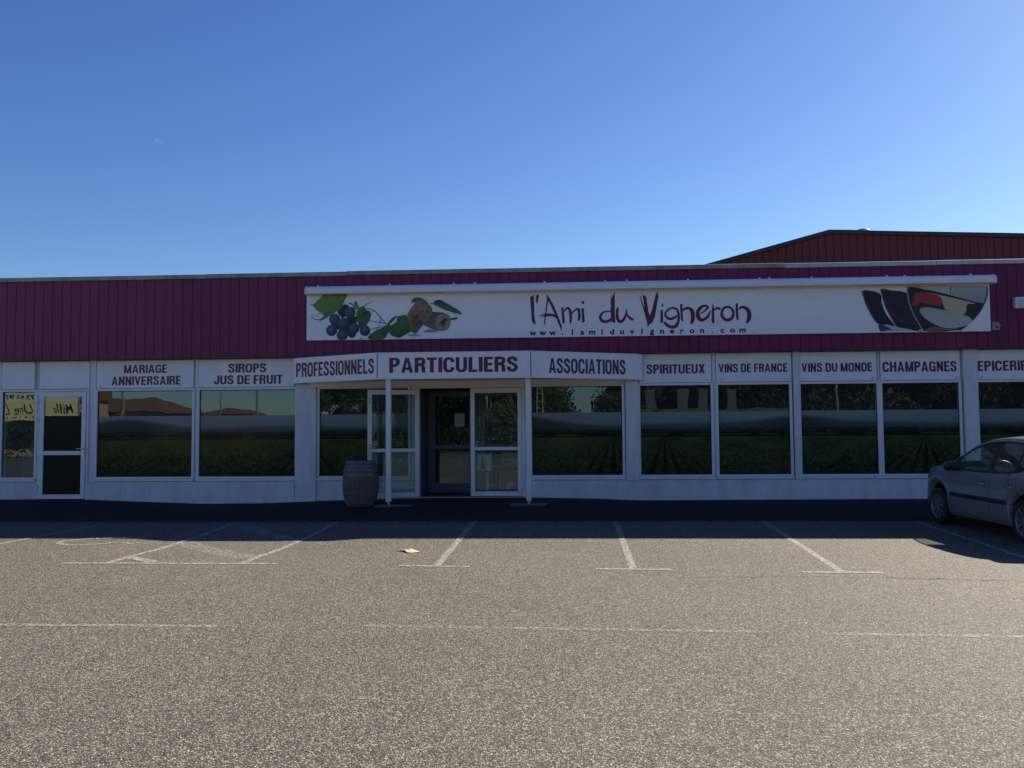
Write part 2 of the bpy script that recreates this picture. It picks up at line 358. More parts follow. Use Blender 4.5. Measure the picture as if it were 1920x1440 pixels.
VINE_ART=[('p',[(-4.715,4.187),(-4.611,4.28),(-4.496,4.25),(-4.448,4.202),(-4.553,4.033),(-4.638,3.996),(-4.715,4.083)],(.008,.009,.016),(.008,.009,.016)),('p',[(-4.886,3.868),(-4.733,3.865),(-4.524,4.033),(-4.334,4.03),(-4.323,3.784),(-4.504,3.692),(-4.733,3.743),(-4.847,3.763)],(.01,.013,.012),(.01,.013,.012)),('c',[(-4.648,4.148,.097)],(.006,.007,.014),(.02,.026,.05)),('c',[(-4.432,3.667,.092)],(.006,.007,.014),(.02,.026,.05)),('s',[(-4.9,3.858,.015),(-4.867,3.792,.017),(-4.79,3.748,.017),(-4.695,3.761,.013)],(.45,.42,.38),(.45,.42,.38)),('c',[(-4.8,3.975,.122)],(.01,.012,.03),(.07,.1,.2)),('c',[(-4.472,4.117,.12)],(.01,.012,.03),(.07,.1,.2)),('c',[(-4.866,3.74,.12)],(.01,.012,.03),(.07,.1,.2)),('c',[(-4.637,3.637,.12)],(.01,.012,.03),(.07,.1,.2)),('c',[(-4.39,3.775,.118)],(.01,.012,.03),(.07,.1,.2)),('c',[(-4.152,3.725,.115)],(.01,.012,.03),(.07,.1,.2)),('c',[(-4.6,3.887,.12)],(.01,.012,.03),(.07,.1,.2)),('l',[(-5.051,4.504),(-4.53,4.499),(-4.545,4.45),(-4.582,4.393),(-4.611,4.318),(-4.63,4.252),(-4.696,4.196),(-4.772,4.141),(-4.849,4.094),(-4.925,4.039),(-4.992,3.997),(-5.058,3.965),(-5.106,3.947),(-5.13,3.919),(-5.121,3.966),(-5.097,3.999),(-5.049,4.031),(-5.03,4.069),(-5.078,4.107),(-5.131,4.137),(-5.184,4.175),(-5.242,4.233),(-5.271,4.276),(-5.352,4.301),(-5.271,4.3),(-5.213,4.337),(-5.147,4.403),(-5.089,4.449)],(.16,.27,.05),(.06,.14,.035)),('l',[(-4.382,4.343),(-4.334,4.351),(-4.306,4.285),(-4.277,4.199),(-4.334,4.172),(-4.401,4.191),(-4.42,4.23),(-4.372,4.267)],(.06,.14,.035),(.16,.27,.05)),('l',[(-4.267,4.218),(-4.163,4.235),(-4.125,4.159),(-4.049,4.148),(-4.02,4.082),(-4.039,3.987),(-4.077,3.903),(-4.124,3.838),(-4.181,3.791),(-4.228,3.735),(-4.266,3.783),(-4.295,3.887),(-4.333,3.992),(-4.343,4.077),(-4.315,4.162)],(.06,.14,.035),(.02,.07,.015)),('p',[(-4.182,4.122),(-4.125,4.145),(-4.086,4.12),(-4.124,4.045),(-4.191,4.009)],(.012,.03,.03),(.012,.03,.03)),('s',[(-4.153,4.178,.013),(-4.049,4.186,.015),(-3.934,4.127,.017),(-3.82,4.003,.017),(-3.697,3.85,.015)],(.1,.02,.03),(.1,.02,.03)),('s',[(-4.048,3.94,.009),(-3.934,3.91,.013),(-3.697,3.869,.013)],(.1,.02,.03),(.1,.02,.03)),('s',[(-3.82,4.003,.011),(-3.816,3.927,.011),(-3.849,3.805,.011),(-3.915,3.74,.011)],(.1,.02,.03),(.1,.02,.03)),('s',[(-4.048,3.742,.013),(-3.887,3.787,.013),(-3.716,3.803,.011)],(.1,.02,.03),(.1,.02,.03)),('s',[(-5.289,4.063,.009),(-5.274,4.006,.013),(-5.202,3.977,.015),(-5.116,3.98,.018)],(.03,.045,.04),(.03,.045,.04)),('s',[(-4.172,4.226,.017),(-4.125,4.282,.013),(-4.001,4.337,.009)],(.03,.045,.04),(.03,.045,.04)),('s',[(-4.285,3.519,.015),(-4.19,3.584,.013)],(.03,.045,.04),(.03,.045,.04)),('s',[(-4.601,4.289,.018),(-4.506,4.259,.018)],(.03,.045,.04),(.03,.045,.04)),('s',[(-4.496,4.321,.022),(-4.42,4.286,.024),(-4.382,4.248,.018)],(.03,.045,.04),(.03,.045,.04)),('l',[(-4.095,3.564),(-4.057,3.629),(-3.934,3.712),(-3.792,3.776),(-3.697,3.831),(-3.631,3.878),(-3.621,3.736),(-3.697,3.596),(-3.782,3.52),(-4.028,3.525)],(.06,.14,.035),(.02,.07,.015)),('l',[(-3.972,3.676),(-3.748,3.779),(-3.726,3.62),(-3.769,3.536),(-3.94,3.54)],(.02,.07,.015),(.06,.14,.035)),('l',[(-3.684,3.852),(-3.567,3.989),(-3.46,4.045),(-3.514,3.956),(-3.609,3.873)],(.06,.14,.035),(.02,.07,.015)),('l',[(-3.46,4.019),(-3.375,4.033),(-3.269,4.037),(-3.226,3.93),(-3.184,3.824),(-3.152,3.718),(-3.248,3.656),(-3.333,3.609),(-3.439,3.563),(-3.503,3.585),(-3.567,3.607),(-3.631,3.693),(-3.641,3.756),(-3.524,3.84),(-3.471,3.913)],(.06,.14,.035),(.02,.07,.015)),('s',[(-3.758,3.62,.021),(-3.652,3.778,.025),(-3.503,3.86,.025)],(.03,.05,.03),(.03,.05,.03)),('p',[(-2.908,3.693),(-2.824,3.734),(-2.696,3.732),(-2.591,3.704),(-2.644,3.674),(-2.855,3.666)],(.24,.27,.32),(.24,.27,.32)),('p',[(-3.248,3.629),(-3.12,3.638),(-2.961,3.609),(-3.014,3.589),(-3.205,3.602)],(.3,.33,.38),(.3,.33,.38)),('k',[(-2.717,4.103),(-2.484,4.083),(-2.378,4.034),(-2.331,3.938),(-2.347,3.822),(-2.4,3.728),(-2.506,3.693),(-2.644,3.71),(-2.792,3.771),(-2.908,3.83),(-2.823,3.946),(-2.738,4.039)],(.1,.08,.055),(.2,.15,.1)),('e',[(-2.5,3.877),(.166,.179)],(.33,.26,.17),(.26,.2,.13)),('k',[(-3.035,4.336),(-2.95,4.286),(-2.844,4.221),(-2.717,4.103),(-2.781,3.987),(-2.908,3.841),(-3.014,3.705),(-3.078,3.637),(-3.152,3.686),(-3.205,3.845),(-3.248,4.016),(-3.237,4.079),(-3.162,4.194),(-3.088,4.289)],(.3,.19,.11),(.12,.075,.04)),('p',[(-3.035,4.394),(-2.929,4.36),(-2.801,4.273),(-2.717,4.177),(-2.727,4.092),(-2.844,4.221),(-2.95,4.292),(-3.035,4.33),(-3.088,4.31)],(.2,.19,.06),(.13,.11,.04)),('l',[(-3.067,4.416),(-2.982,4.409),(-2.865,4.349),(-2.801,4.273),(-2.907,4.339),(-3.024,4.362),(-3.088,4.305),(-3.162,4.306),(-3.152,4.364)],(.06,.14,.035),(.02,.07,.015)),('s',[(-3.077,3.942,.009),(-3.102,3.931,.009),(-3.127,3.941,.009),(-3.13,3.963,.009)],(.05,.028,.018),(.05,.028,.018)),('s',[(-3.106,4.122,.009),(-3.082,4.134,.009),(-3.056,4.124,.009),(-3.053,4.101,.009)],(.05,.028,.018),(.05,.028,.018)),('s',[(-3.141,3.988,.009),(-3.131,4.009,.009),(-3.103,4.013,.009),(-3.083,3.996,.009)],(.05,.028,.018),(.05,.028,.018)),('s',[(-2.996,4.016,.009),(-3.022,4.009,.009),(-3.045,4.022,.009),(-3.043,4.045,.009)],(.05,.028,.018),(.05,.028,.018)),('s',[(-3.031,3.91,.009),(-3.029,3.933,.009),(-3.004,3.943,.009),(-2.979,3.932,.009)],(.05,.028,.018),(.05,.028,.018)),('s',[(-3.038,4.007,.009),(-3.044,3.986,.009),(-3.071,3.978,.009),(-3.094,3.992,.009)],(.05,.028,.018),(.05,.028,.018)),('s',[(-2.97,4.256,.009),(-2.942,4.252,.009),(-2.931,4.232,.009),(-2.947,4.213,.009)],(.05,.028,.018),(.05,.028,.018)),('s',[(-2.98,4.124,.009),(-2.989,4.103,.009),(-3.017,4.098,.009),(-3.037,4.113,.009)],(.05,.028,.018),(.05,.028,.018)),('s',[(-2.938,4.031,.009),(-2.933,4.009,.009),(-2.954,3.994,.009),(-2.982,4.0,.009)],(.05,.028,.018),(.05,.028,.018)),('s',[(-3.136,4.045,.009),(-3.113,4.031,.009),(-3.115,4.009,.009),(-3.141,3.998,.009)],(.05,.028,.018),(.05,.028,.018)),('s',[(-3.138,4.012,.009),(-3.147,4.034,.009),(-3.128,4.05,.009),(-3.1,4.047,.009)],(.05,.028,.018),(.05,.028,.018)),('s',[(-3.056,4.03,.009),(-3.058,4.008,.009),(-3.083,3.997,.009),(-3.108,4.008,.009)],(.05,.028,.018),(.05,.028,.018)),('s',[(-2.971,3.878,.009),(-2.99,3.895,.009),(-2.984,3.916,.009),(-2.957,3.923,.009)],(.05,.028,.018),(.05,.028,.018)),('s',[(-2.923,3.886,.009),(-2.95,3.894,.009),(-2.958,3.915,.009),(-2.939,3.931,.009)],(.05,.028,.018),(.05,.028,.018)),('s',[(-2.907,4.015,.009),(-2.879,4.013,.009),(-2.865,3.993,.009),(-2.879,3.974,.009)],(.05,.028,.018),(.05,.028,.018)),('s',[(-2.826,4.126,.009),(-2.802,4.113,.009),(-2.801,4.091,.009),(-2.825,4.079,.009)],(.05,.028,.018),(.05,.028,.018)),('s',[(-2.994,4.063,.009),(-2.982,4.043,.009),(-2.997,4.024,.009),(-3.025,4.024,.009)],(.05,.028,.018),(.05,.028,.018)),('s',[(-2.886,4.044,.009),(-2.914,4.041,.009),(-2.933,4.058,.009),(-2.925,4.08,.009)],(.05,.028,.018),(.05,.028,.018)),('s',[(-3.034,4.051,.009),(-3.026,4.029,.009),(-3.044,4.012,.009),(-3.072,4.015,.009)],(.05,.028,.018),(.05,.028,.018)),('s',[(-2.934,4.098,.009),(-2.938,4.12,.009),(-2.916,4.134,.009),(-2.889,4.127,.009)],(.05,.028,.018),(.05,.028,.018)),('s',[(-2.953,3.867,.009),(-2.981,3.869,.009),(-2.995,3.889,.009),(-2.982,3.908,.009)],(.05,.028,.018),(.05,.028,.018)),('s',[(-2.861,4.068,.009),(-2.838,4.081,.009),(-2.811,4.073,.009),(-2.805,4.051,.009)],(.05,.028,.018),(.05,.028,.018)),('s',[(-3.129,3.924,.009),(-3.117,3.904,.009),(-3.132,3.885,.009),(-3.16,3.886,.009)],(.05,.028,.018),(.05,.028,.018)),('s',[(-3.057,3.849,.009),(-3.03,3.855,.009),(-3.008,3.84,.009),(-3.012,3.818,.009)],(.05,.028,.018),(.05,.028,.018)),('s',[(-2.836,4.157,.009),(-2.814,4.142,.009),(-2.819,4.12,.009),(-2.845,4.111,.009)],(.05,.028,.018),(.05,.028,.018)),('s',[(-3.064,4.182,.009),(-3.074,4.203,.009),(-3.056,4.22,.009),(-3.027,4.217,.009)],(.05,.028,.018),(.05,.028,.018)),('s',[(-2.995,3.896,.013),(-3.008,3.882,.013),(-3.029,3.875,.013),(-3.053,3.878,.013),(-3.071,3.889,.013),(-3.078,3.906,.013),(-3.072,3.923,.013),(-3.055,3.935,.013),(-3.032,3.938,.013)],(.06,.035,.02),(.06,.035,.02)),('s',[(-2.959,3.888,.013),(-2.984,3.86,.013),(-3.024,3.847,.013),(-3.068,3.852,.013),(-3.101,3.874,.013),(-3.115,3.906,.013),(-3.104,3.938,.013),(-3.072,3.96,.013),(-3.028,3.966,.013)],(.06,.035,.02),(.06,.035,.02)),('s',[(-2.924,3.879,.013),(-2.959,3.839,.013),(-3.018,3.82,.013),(-3.083,3.827,.013),(-3.132,3.859,.013),(-3.152,3.906,.013),(-3.136,3.952,.013),(-3.089,3.985,.013),(-3.025,3.993,.013)],(.06,.035,.02),(.06,.035,.02)),('l',[(-2.685,4.314),(-2.557,4.354),(-2.43,4.289),(-2.272,4.191),(-2.167,4.126),(-2.093,4.045),(-2.23,4.063),(-2.336,4.107),(-2.484,4.152),(-2.589,4.217),(-2.674,4.25)],(.02,.07,.015),(.06,.14,.035)),('s',[(-2.326,3.938,.035),(-2.262,3.948,.039),(-2.188,3.968,.031)],(.03,.05,.02),(.03,.05,.02)),('s',[(-2.748,4.278,.015),(-2.685,4.272,.015)],(.03,.06,.03),(.03,.06,.03))]
GLASS_ART=[('p',[(6.15,4.406),(6.485,4.339),(6.524,4.13),(6.607,3.913),(6.763,3.665),(6.645,3.69),(6.429,3.716),(6.321,3.856),(6.222,4.058),(6.167,4.228)],(.012,.014,.02),(.012,.014,.02)),('p',[(6.429,3.719),(6.763,3.657),(6.842,3.552),(6.469,3.549)],(.4,.45,.5),(.4,.45,.5)),('p',[(6.443,3.7),(6.54,3.691),(6.701,3.589),(6.612,3.583),(6.477,3.562)],(.03,.06,.07),(.03,.06,.07)),('p',[(6.517,4.42),(6.726,4.396),(7.008,4.345),(7.047,4.152),(7.157,3.874),(7.31,3.565),(7.177,3.562),(6.822,3.641),(6.651,3.912),(6.554,4.16)],(.016,.016,.024),(.016,.016,.024)),('p',[(6.822,3.641),(7.088,3.584),(7.176,3.552),(6.849,3.549)],(.45,.5,.55),(.45,.5,.55)),('p',[(6.517,4.42),(6.726,4.396),(7.008,4.345),(7.007,4.319),(6.71,4.37),(6.516,4.374)],(.03,.035,.025),(.03,.035,.025)),('s',[(6.239,4.135,.019),(6.28,3.98,.022),(6.351,3.856,.012)],(.1,.02,.015),(.1,.02,.015)),('s',[(6.64,4.036,.016),(6.726,3.911,.022),(6.886,3.786,.025),(7.062,3.714,.025),(7.241,3.712,.016)],(.13,.02,.025),(.13,.02,.025)),('s',[(6.896,4.093,.009),(7.013,4.045,.022),(7.086,3.998,.016)],(.16,.02,.025),(.16,.02,.025)),('p',[(7.027,4.479),(8.628,4.451),(8.615,4.28),(8.541,4.082),(8.337,4.147),(7.854,4.3),(7.383,4.416),(7.041,4.453)],(.42,.44,.44),(.26,.28,.31)),('p',[(7.392,4.482),(7.904,4.473),(7.876,4.3),(7.618,4.358),(7.383,4.416)],(.5,.52,.5),(.5,.52,.5)),('s',[(7.909,4.47,.016),(7.884,4.308,.016)],(.09,.1,.1),(.09,.1,.1)),('p',[(7.041,4.445),(7.382,4.408),(7.854,4.293),(8.38,4.131),(8.541,4.082),(8.431,3.885),(8.277,3.719),(8.088,3.572),(7.976,3.556),(7.34,3.556),(7.186,3.843),(7.075,4.121)],(.02,.02,.022),(.02,.02,.022)),('p',[(7.201,4.334),(7.499,4.329),(7.675,4.265),(7.717,4.187),(7.698,4.065),(7.55,4.083),(7.284,4.133),(7.223,4.08),(7.131,4.086),(7.169,4.258)],(.33,.035,.03),(.33,.035,.03)),('p',[(7.41,4.339),(7.705,4.28),(8.35,4.108),(8.216,4.087),(8.182,3.935),(8.106,3.89),(7.784,3.987),(7.717,4.187),(7.631,4.281)],(.5,.42,.25),(.5,.42,.25)),('p',[(7.28,4.01),(7.37,4.04),(7.548,4.021),(7.842,3.955),(8.179,3.858),(8.294,3.765),(8.247,3.689),(8.053,3.623),(7.756,3.612),(7.537,3.7),(7.363,3.825),(7.278,3.934)],(.36,.37,.29),(.45,.48,.42)),('p',[(7.605,3.959),(7.692,3.896),(7.806,3.757),(7.817,3.65),(7.685,3.682),(7.54,3.776),(7.484,3.9),(7.517,3.976)],(.4,.42,.36),(.4,.42,.36)),('p',[(7.535,3.638),(7.756,3.597),(7.978,3.609),(7.962,3.571),(7.384,3.564)],(.12,.13,.1),(.12,.13,.1)),('p',[(7.236,3.574),(7.296,3.596),(7.34,3.552),(7.236,3.551)],(.5,.55,.6),(.5,.55,.6)),('s',[(6.502,4.416,.016),(6.554,4.16,.016),(6.651,3.912,.016),(6.835,3.564,.016)],(.3,.33,.34),(.3,.33,.34)),('s',[(7.034,4.46,.022),(7.055,4.183,.022),(7.157,3.874,.019),(7.325,3.557,.019)],(.32,.35,.36),(.32,.35,.36)),('s',[(6.157,4.398,.016),(6.175,4.228,.016),(6.23,4.058,.016),(6.322,3.871,.016),(6.433,3.716,.016)],(.12,.13,.14),(.12,.13,.14)),('s',[(8.631,4.448,.034),(8.61,4.28,.034),(8.533,4.067,.022),(8.431,3.885,.016)],(.06,.065,.07),(.06,.065,.07))]

# ------------------------------------------------------------------ ground
_bx = [-60, -14, -11.4, -10.3, -9.3, -7.7, -6.3, -5.2, -2.6, -0.6, 0.6, 1.6, 5.9, 60]
_bz = [0.17, 0.17, 0.18, 0.17, 0.13, 0.075, 0.085, 0.13, 0.19, 0.19, 0.165, 0.125, 0.14, 0.14]
def sstep(a, b, x):
    t = min(1, max(0, (x - a) / (b - a)))
    return t * t * (3 - 2 * t)
def gz(x, y):
    z = float(np.interp(x, _bx, _bz)) * sstep(15.05, 17.95, y)
    dip = sstep(-6.6, -6.0, x) * (1 - sstep(-3.6, -2.9, x)) * sstep(10.5, 12.0, y) * (1 - sstep(13.2, 15.0, y))
    z -= 0.034 * dip
    z += 0.010 * math.sin(x * 0.7 + 1.0) * math.sin(y * 0.5) * (1 if 3 < y < 15 else 0) * sstep(3, 5, y) * (1 - sstep(13, 15, y)) * 0.4
    return z
def sheet(name, xs, ys, dz, m, kind='structure', parent=None):
    b = MB()
    v = [(x, y, gz(x, y) + dz) for y in ys for x in xs]
    n = len(xs)
    f = [(j * n + i, j * n + i + 1, (j + 1) * n + i + 1, (j + 1) * n + i) for j in range(len(ys) - 1) for i in range(n - 1)]
    b.add(v, f)
    o = b.build(name, m, parent, smooth=True)
    if kind: o["kind"] = kind
    return o
def rng_(a, b, s): return [a + i * s for i in range(int(round((b - a) / s)) + 1)]
nearx = [-900, -300, -100, -50, -30, -20] + rng_(-15, 13, 0.25) + [16, 20, 30, 50, 100, 300, 900]
park = sheet("car_park", nearx, [-900, -300, -100, -60, -40, -20, 0, 3] + rng_(3.5, 18.0, 0.25) + [20, 30, 60, 150, 400, 900], 0.0, M['asphalt'])
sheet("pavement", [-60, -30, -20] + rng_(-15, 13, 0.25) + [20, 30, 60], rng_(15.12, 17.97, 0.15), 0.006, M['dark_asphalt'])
b = MB().box(-120, 120, -19.5, -12.5, -0.05, 0.006)
b.build("road", M['road'])["kind"] = 'structure'

M['lane_paint'] = worn_paint('half_worn_white_paint', (0.44, 0.42, 0.38), 0.40)
M['thin_paint'] = worn_paint('mostly_worn_white_paint', (0.42, 0.40, 0.36), 0.34)
def paint_line(name, p0, p1, w, m='paint', dz=0.004):
    p0, p1 = Vector(p0), Vector(p1)
    d = (p1 - p0); L = d.length; d.normalize(); nrm = Vector((-d.y, d.x)) * w / 2
    k = max(2, int(L / 0.3))
    v, f = [], []
    for i in range(k + 1):
        p = p0 + d * L * i / k
        for s in (1, -1):
            q = p + nrm * s
            v.append((q.x, q.y, gz(q.x, q.y) + dz))
    for i in range(k): f.append((2 * i, 2 * i + 1, 2 * i + 3, 2 * i + 2))
    return MB().add(v, f).build(name, M[m], park)
# bay lines with their cross bars
for (x0, y0), (x1, y1) in (((-1.51, 10.18), (-1.57, 15.06)), ((0.79, 10.02), (0.90, 15.06)), ((3.08, 9.82), (3.43, 15.06)),
                           ((5.58, 10.6), (5.99, 15.06)), ((-3.92, 10.32), (-4.0, 15.03)), ((-5.62, 10.32), (-5.80, 14.7)), ((-8.26, 11.0), (-8.09, 14.6)),
                           ((8.1, 9.6), (8.5, 15.06))):
    paint_line("bay_line", (x0, y0), (x1, y1), 0.09)
for x0, x1, y in ((-1.96, -1.11, 10.125), (0.36, 1.24, 9.96), (2.64, 3.52, 9.76), (-6.19, -3.46, 10.28)):
    paint_line("bay_end_bar", (x0, y), (x1, y - 0.04), 0.085, dz=0.008)
for p0, p1 in (((-5.80, 14.76), (-3.98, 12.62)), ((-5.70, 12.50), (-4.02, 10.72))):
    paint_line("hatching_line", p0, p1, 0.34, 'faint_paint', 0.006)
paint_line("hatching_line", (-5.60, 10.80), (-5.05, 10.36), 0.15, 'paint', 0.006)
for x0, x1, y0, y1, m in ((-9.5, -2.87, 6.97, 6.99, 'lane_paint'), (-1.66, 1.6, 7.04, 6.92, 'thin_paint'), (2.0, 5.4, 6.88, 6.72, 'thin_paint')):
    paint_line("lane_line", (x0, y0), (x1, y1), 0.075, m)
# worn wheelchair symbol in the leftmost bay
pts = [(-7.0 + 0.42 * math.cos(a), 12.33 + 0.36 * math.sin(a)) for a in np.linspace(2.0, 6.1, 18)]
for a, c in zip(pts[:-1], pts[1:]): paint_line("bay_symbol", a, c, 0.085, 'paint', 0.005)
paint_line("bay_symbol", (-7.2, 12.63), (-6.62, 12.78), 0.10, 'paint', 0.010)
paint_line("bay_symbol", (-6.45, 12.22), (-6.28, 12.2), 0.06, 'paint', 0.010)

# ------------------------------------------------------------------ the shop
Y0 = 18.0
shop = thing("shop_building", "long single storey shop with plum metal cladding above a white glazed shopfront", "shop", (0.0, 18.0, 0.1))
wins = [(-12.23, -11.49), (-10.09, -7.98), (-7.82, -5.72), (-5.19, -3.28), (-0.65, 1.24), (1.62, 3.08), (3.23, 4.69), (4.92, 6.46), (6.57, 8.10), (8.49, 9.98), (10.12, 11.6), (12.0, 13.5), (13.64, 15.1)]
DOOR = (-11.42, -10.28)
ENT = (-3.10, -0.80)
# low wall, in runs between the doors
for x0, x1 in ((-22.0, DOOR[0]), (DOOR[1], -5.72), (-5.25, ENT[0]), (ENT[1], 26.0)):
    MB().box(x0, x1, 17.95, 18.25, -0.3, 0.555).build("low_wall", M['render'], shop)
# upper wall behind boards and fascia
for q in ((-22, 26, 18.03, 18.25, 2.56, 4.9), (-22, -12.4, 18.02, 18.25, 0.555, 2.56), (15.3, 26, 18.02, 18.25, 0.555, 2.56)): MB().box(*q).build("wall", M['render'], shop)
# pillars
for x0, x1, z0, yf, tz in ((-5.70, -5.25, -0.3, 17.915, 2.62), (1.31, 1.575, 0.54, 17.925, 3.19), (4.77, 4.89, 0.54, 17.93, 3.19), (8.19, 8.46, 0.54, 17.915, 3.19), (11.66, 11.94, 0.54, 17.915, 3.19)):
    MB().box(x0, x1, yf, 18.2, z0, tz).build("pillar", M['render'], shop, bevel=0.006)
# narrow wall strips between neighbouring windows
for x0, x1 in ((-12.4, -12.29), (-11.43, -11.42), (-10.28, -10.15), (-7.93, -7.87), (-3.22, -3.10), (-0.80, -0.71), (3.12, 3.19), (6.50, 6.53), (10.02, 10.08)):
    MB().box(x0, x1, 17.995, 18.2, 0.555, 3.19).build("mullion", M['white'], shop)

rs = np.random.default_rng(11)
def vnoise(nx, nz, cx, cz, seed):
    r = np.random.default_rng(seed)
    gx, gzn = max(2, int(nx / cx) + 3), max(2, int(nz / cz) + 3)
    g = r.random((gzn, gx))
    X = np.linspace(0, gx - 2.001, nx); Z = np.linspace(0, gzn - 2.001, nz)
    xi, zi = X.astype(int), Z.astype(int)
    fx, fz = (X - xi)[None, :], (Z - zi)[:, None]
    fx = fx * fx * (3 - 2 * fx); fz = fz * fz * (3 - 2 * fz)
    a = g[np.ix_(zi, xi)]; bb = g[np.ix_(zi, xi + 1)]; c = g[np.ix_(zi + 1, xi)]; d = g[np.ix_(zi + 1, xi + 1)]
    return (a * (1 - fx) + bb * fx) * (1 - fz) + (c * (1 - fx) + d * fx) * fz

def film(x0, x1, z0, z1, vp, hill, y, seed, parent):
    """printed vineyard landscape stuck on the lower part of a pane"""
    st = 0.0125
    nx, nz = int((x1 - x0) / st) + 1, int((z1 - z0) / st) + 1
    xs, zs = np.linspace(x0, x1, nx), np.linspace(z0, z1, nz)
    U, V = np.meshgrid(xs, (zs - z0) / (z1 - z0))
    n1, n2, n3 = vnoise(nx, nz, 3, 2.2, seed), vnoise(nx, nz, 9, 4, seed + 50), vnoise(nx, nz, 30, 12, seed + 90)
    n0 = np.random.default_rng(seed + 7).random((nz, nx))
    col = np.zeros((nz, nx, 3))
    def lay(mask, c): 
        m = np.clip(mask, 0, 1)[..., None]
        col[:] = col * (1 - m) + np.asarray(c) * m
    col[:] = (0.19, 0.215, 0.20)
    col[:] += (((V - 0.83) / 0.17).clip(0, 1) * 0.035)[..., None]
    hl = 0.815 + 0.02 * np.sin(U * 1.1 + seed) + (0.13 * np.exp(-((U - hill) / 1.0) ** 2) if hill is not None else 0)
    far = ((hl + 0.02 - V) / 0.06)
    t = ((V - 0.70) / 0.14).clip(0, 1)[..., None]
    hz = np.array((0.052, 0.070, 0.060)) * (1 - t) + np.array((0.098, 0.125, 0.115)) * t
    if hill is not None:
        hz = hz * (1 - 0.45 * np.exp(-((U - hill) / 1.1) ** 2))[..., None]
    m = np.clip(far, 0, 1)[..., None]
    col[:] = col * (1 - m) + hz * m
    lay(((0.72 + 0.03 * n2 - V) / 0.015) * 0.8, (0.026, 0.034, 0.030))
    tl = (0.68 + 0.035 * (n2 - 0.5) + 0.03 * (n1 - 0.5) - V) / 0.012
    lay(tl, (0.012, 0.017, 0.013))
    specks = ((n0 > 0.965) & (V > 0.665) & (V < 0.72) & (n3 > 0.5))
    col[specks] = (0.20, 0.19, 0.17)
    strip = np.exp(-((V - 0.635) / 0.012) ** 2) * (n3 > 0.45)
    lay(strip * 0.8, (0.060, 0.085, 0.022))
    field = ((0.605 + 0.008 * (n2 - 0.5) - V) / 0.01)
    g = (V / 0.6).clip(0, 1)[..., None]
    fc = np.array((0.0165, 0.0225, 0.0115)) * (1 - g) + np.array((0.031, 0.046, 0.016)) * g
    amp = (1 - V / 0.62).clip(0, 1)
    tex = 1 + (n1 - 0.5) * (0.25 + 1.7 * amp) + (n0 - 0.5) * 0.35 * (0.3 + amp) + (n3 - 0.5) * 0.5
    if vp is not None:
        a = (U - vp) / (0.64 - V).clip(0.02, 2)
        w = np.exp(-(np.abs(a) / 1.5) ** 2)
        tex = tex * (1 - 0.78 * w * (0.5 + 0.5 * np.cos(a * 13 + 0.8 * (n2 - 0.5))) ** 1.6)
    fc = 1.6 * fc * tex.clip(0.15, 3)[..., None]
    brown = ((0.16 - V) / 0.16).clip(0, 1) * (n3 > 0.5)
    fc = fc * (1 - 0.5 * brown[..., None]) + np.array((0.022, 0.016, 0.010)) * 0.5 * brown[..., None]
    m = np.clip(field, 0, 1)[..., None]
    col[:] = col * (1 - m) + fc * m
    me = bpy.data.meshes.new("window_film")
    idx = np.arange(nx * nz).reshape(nz, nx)
    faces = np.stack([idx[:-1, :-1], idx[:-1, 1:], idx[1:, 1:], idx[1:, :-1]], -1).reshape(-1, 4)
    verts = np.zeros((nz, nx, 3)); verts[..., 0] = U; verts[..., 1] = y; verts[..., 2] = zs[:, None]
    me.vertices.add(nx * nz); me.vertices.foreach_set("co", verts.reshape(-1))
    me.loops.add(faces.size); me.loops.foreach_set("vertex_index", faces.reshape(-1))
    me.polygons.add(len(faces)); me.polygons.foreach_set("loop_start", np.arange(0, faces.size, 4)); me.polygons.foreach_set("loop_total", np.full(len(faces), 4))
    me.update(); me.validate()
    at = me.color_attributes.new("Col", 'FLOAT_COLOR', 'POINT')
    rgba = np.ones((nx * nz, 4)); rgba[:, :3] = col.reshape(-1, 3).clip(0, 1)
    at.data.foreach_set("color", rgba.reshape(-1))
    me.materials.append(M['film_glass'])
    o = bpy.data.objects.new("window_film", me)
    scene.collection.objects.link(o)
    adopt(o, parent)

vps = {1: (None, -9.4), 2: (-5.45, None), 3: (-5.45, None), 4: (1.05, -0.9), 5: (2.12, None), 6: (None, 4.9), 7: (None, 4.75), 8: (7.42, None), 9: (None, None), 10: (10.7, None)}
for i, (x0, x1) in enumerate(wins):
    z0, z1 = 0.655, 2.515
    b = MB()
    fr = 0.055
    yf = 17.96
    b.box(x0 - fr, x0, yf, 18.06, z0 - 0.04, z1 + 0.05).box(x1, x1 + fr, yf, 18.06, z0 - 0.04, z1 + 0.05)
    b.box(x0, x1, yf, 18.06, z0 - 0.04, z0).box(x0, x1, yf, 18.06, z1, z1 + 0.05)
    w = b.build("window", M['white'], shop, bevel=0.004)
    MB().box(x0 - fr, x1 + fr, 17.925, 17.958, 0.565, 0.612).build("window_sill", M['white'], w)
    MB().add([(x0, 18.01, z0), (x1, 18.01, z0), (x1, 18.01, z1), (x0, 18.01, z1)], [(0, 1, 2, 3)]).build("pane", M['glass'], w)
    b = MB()                                     # rubber gasket round the glass
    g = 0.012
    b.box(x0 + 0.0005, x0 + g, 17.992, 18.006, z0 + g, z1 - g).box(x1 - g, x1 - 0.0005, 17.992, 18.006, z0 + g, z1 - g)
    b.box(x0 + 0.0005, x1 - 0.0005, 17.991, 18.006, z0 + 0.0005, z0 + g).box(x0 + 0.0005, x1 - 0.0005, 17.991, 18.006, z1 - g, z1 - 0.0005)
    b.build("gasket", M['black'], w)
    if i in vps:
        film(x0 + 0.014, x1 - 0.014, z0 + 0.014, 1.965, vps[i][0], vps[i][1], 18.002, 100 + i, w)

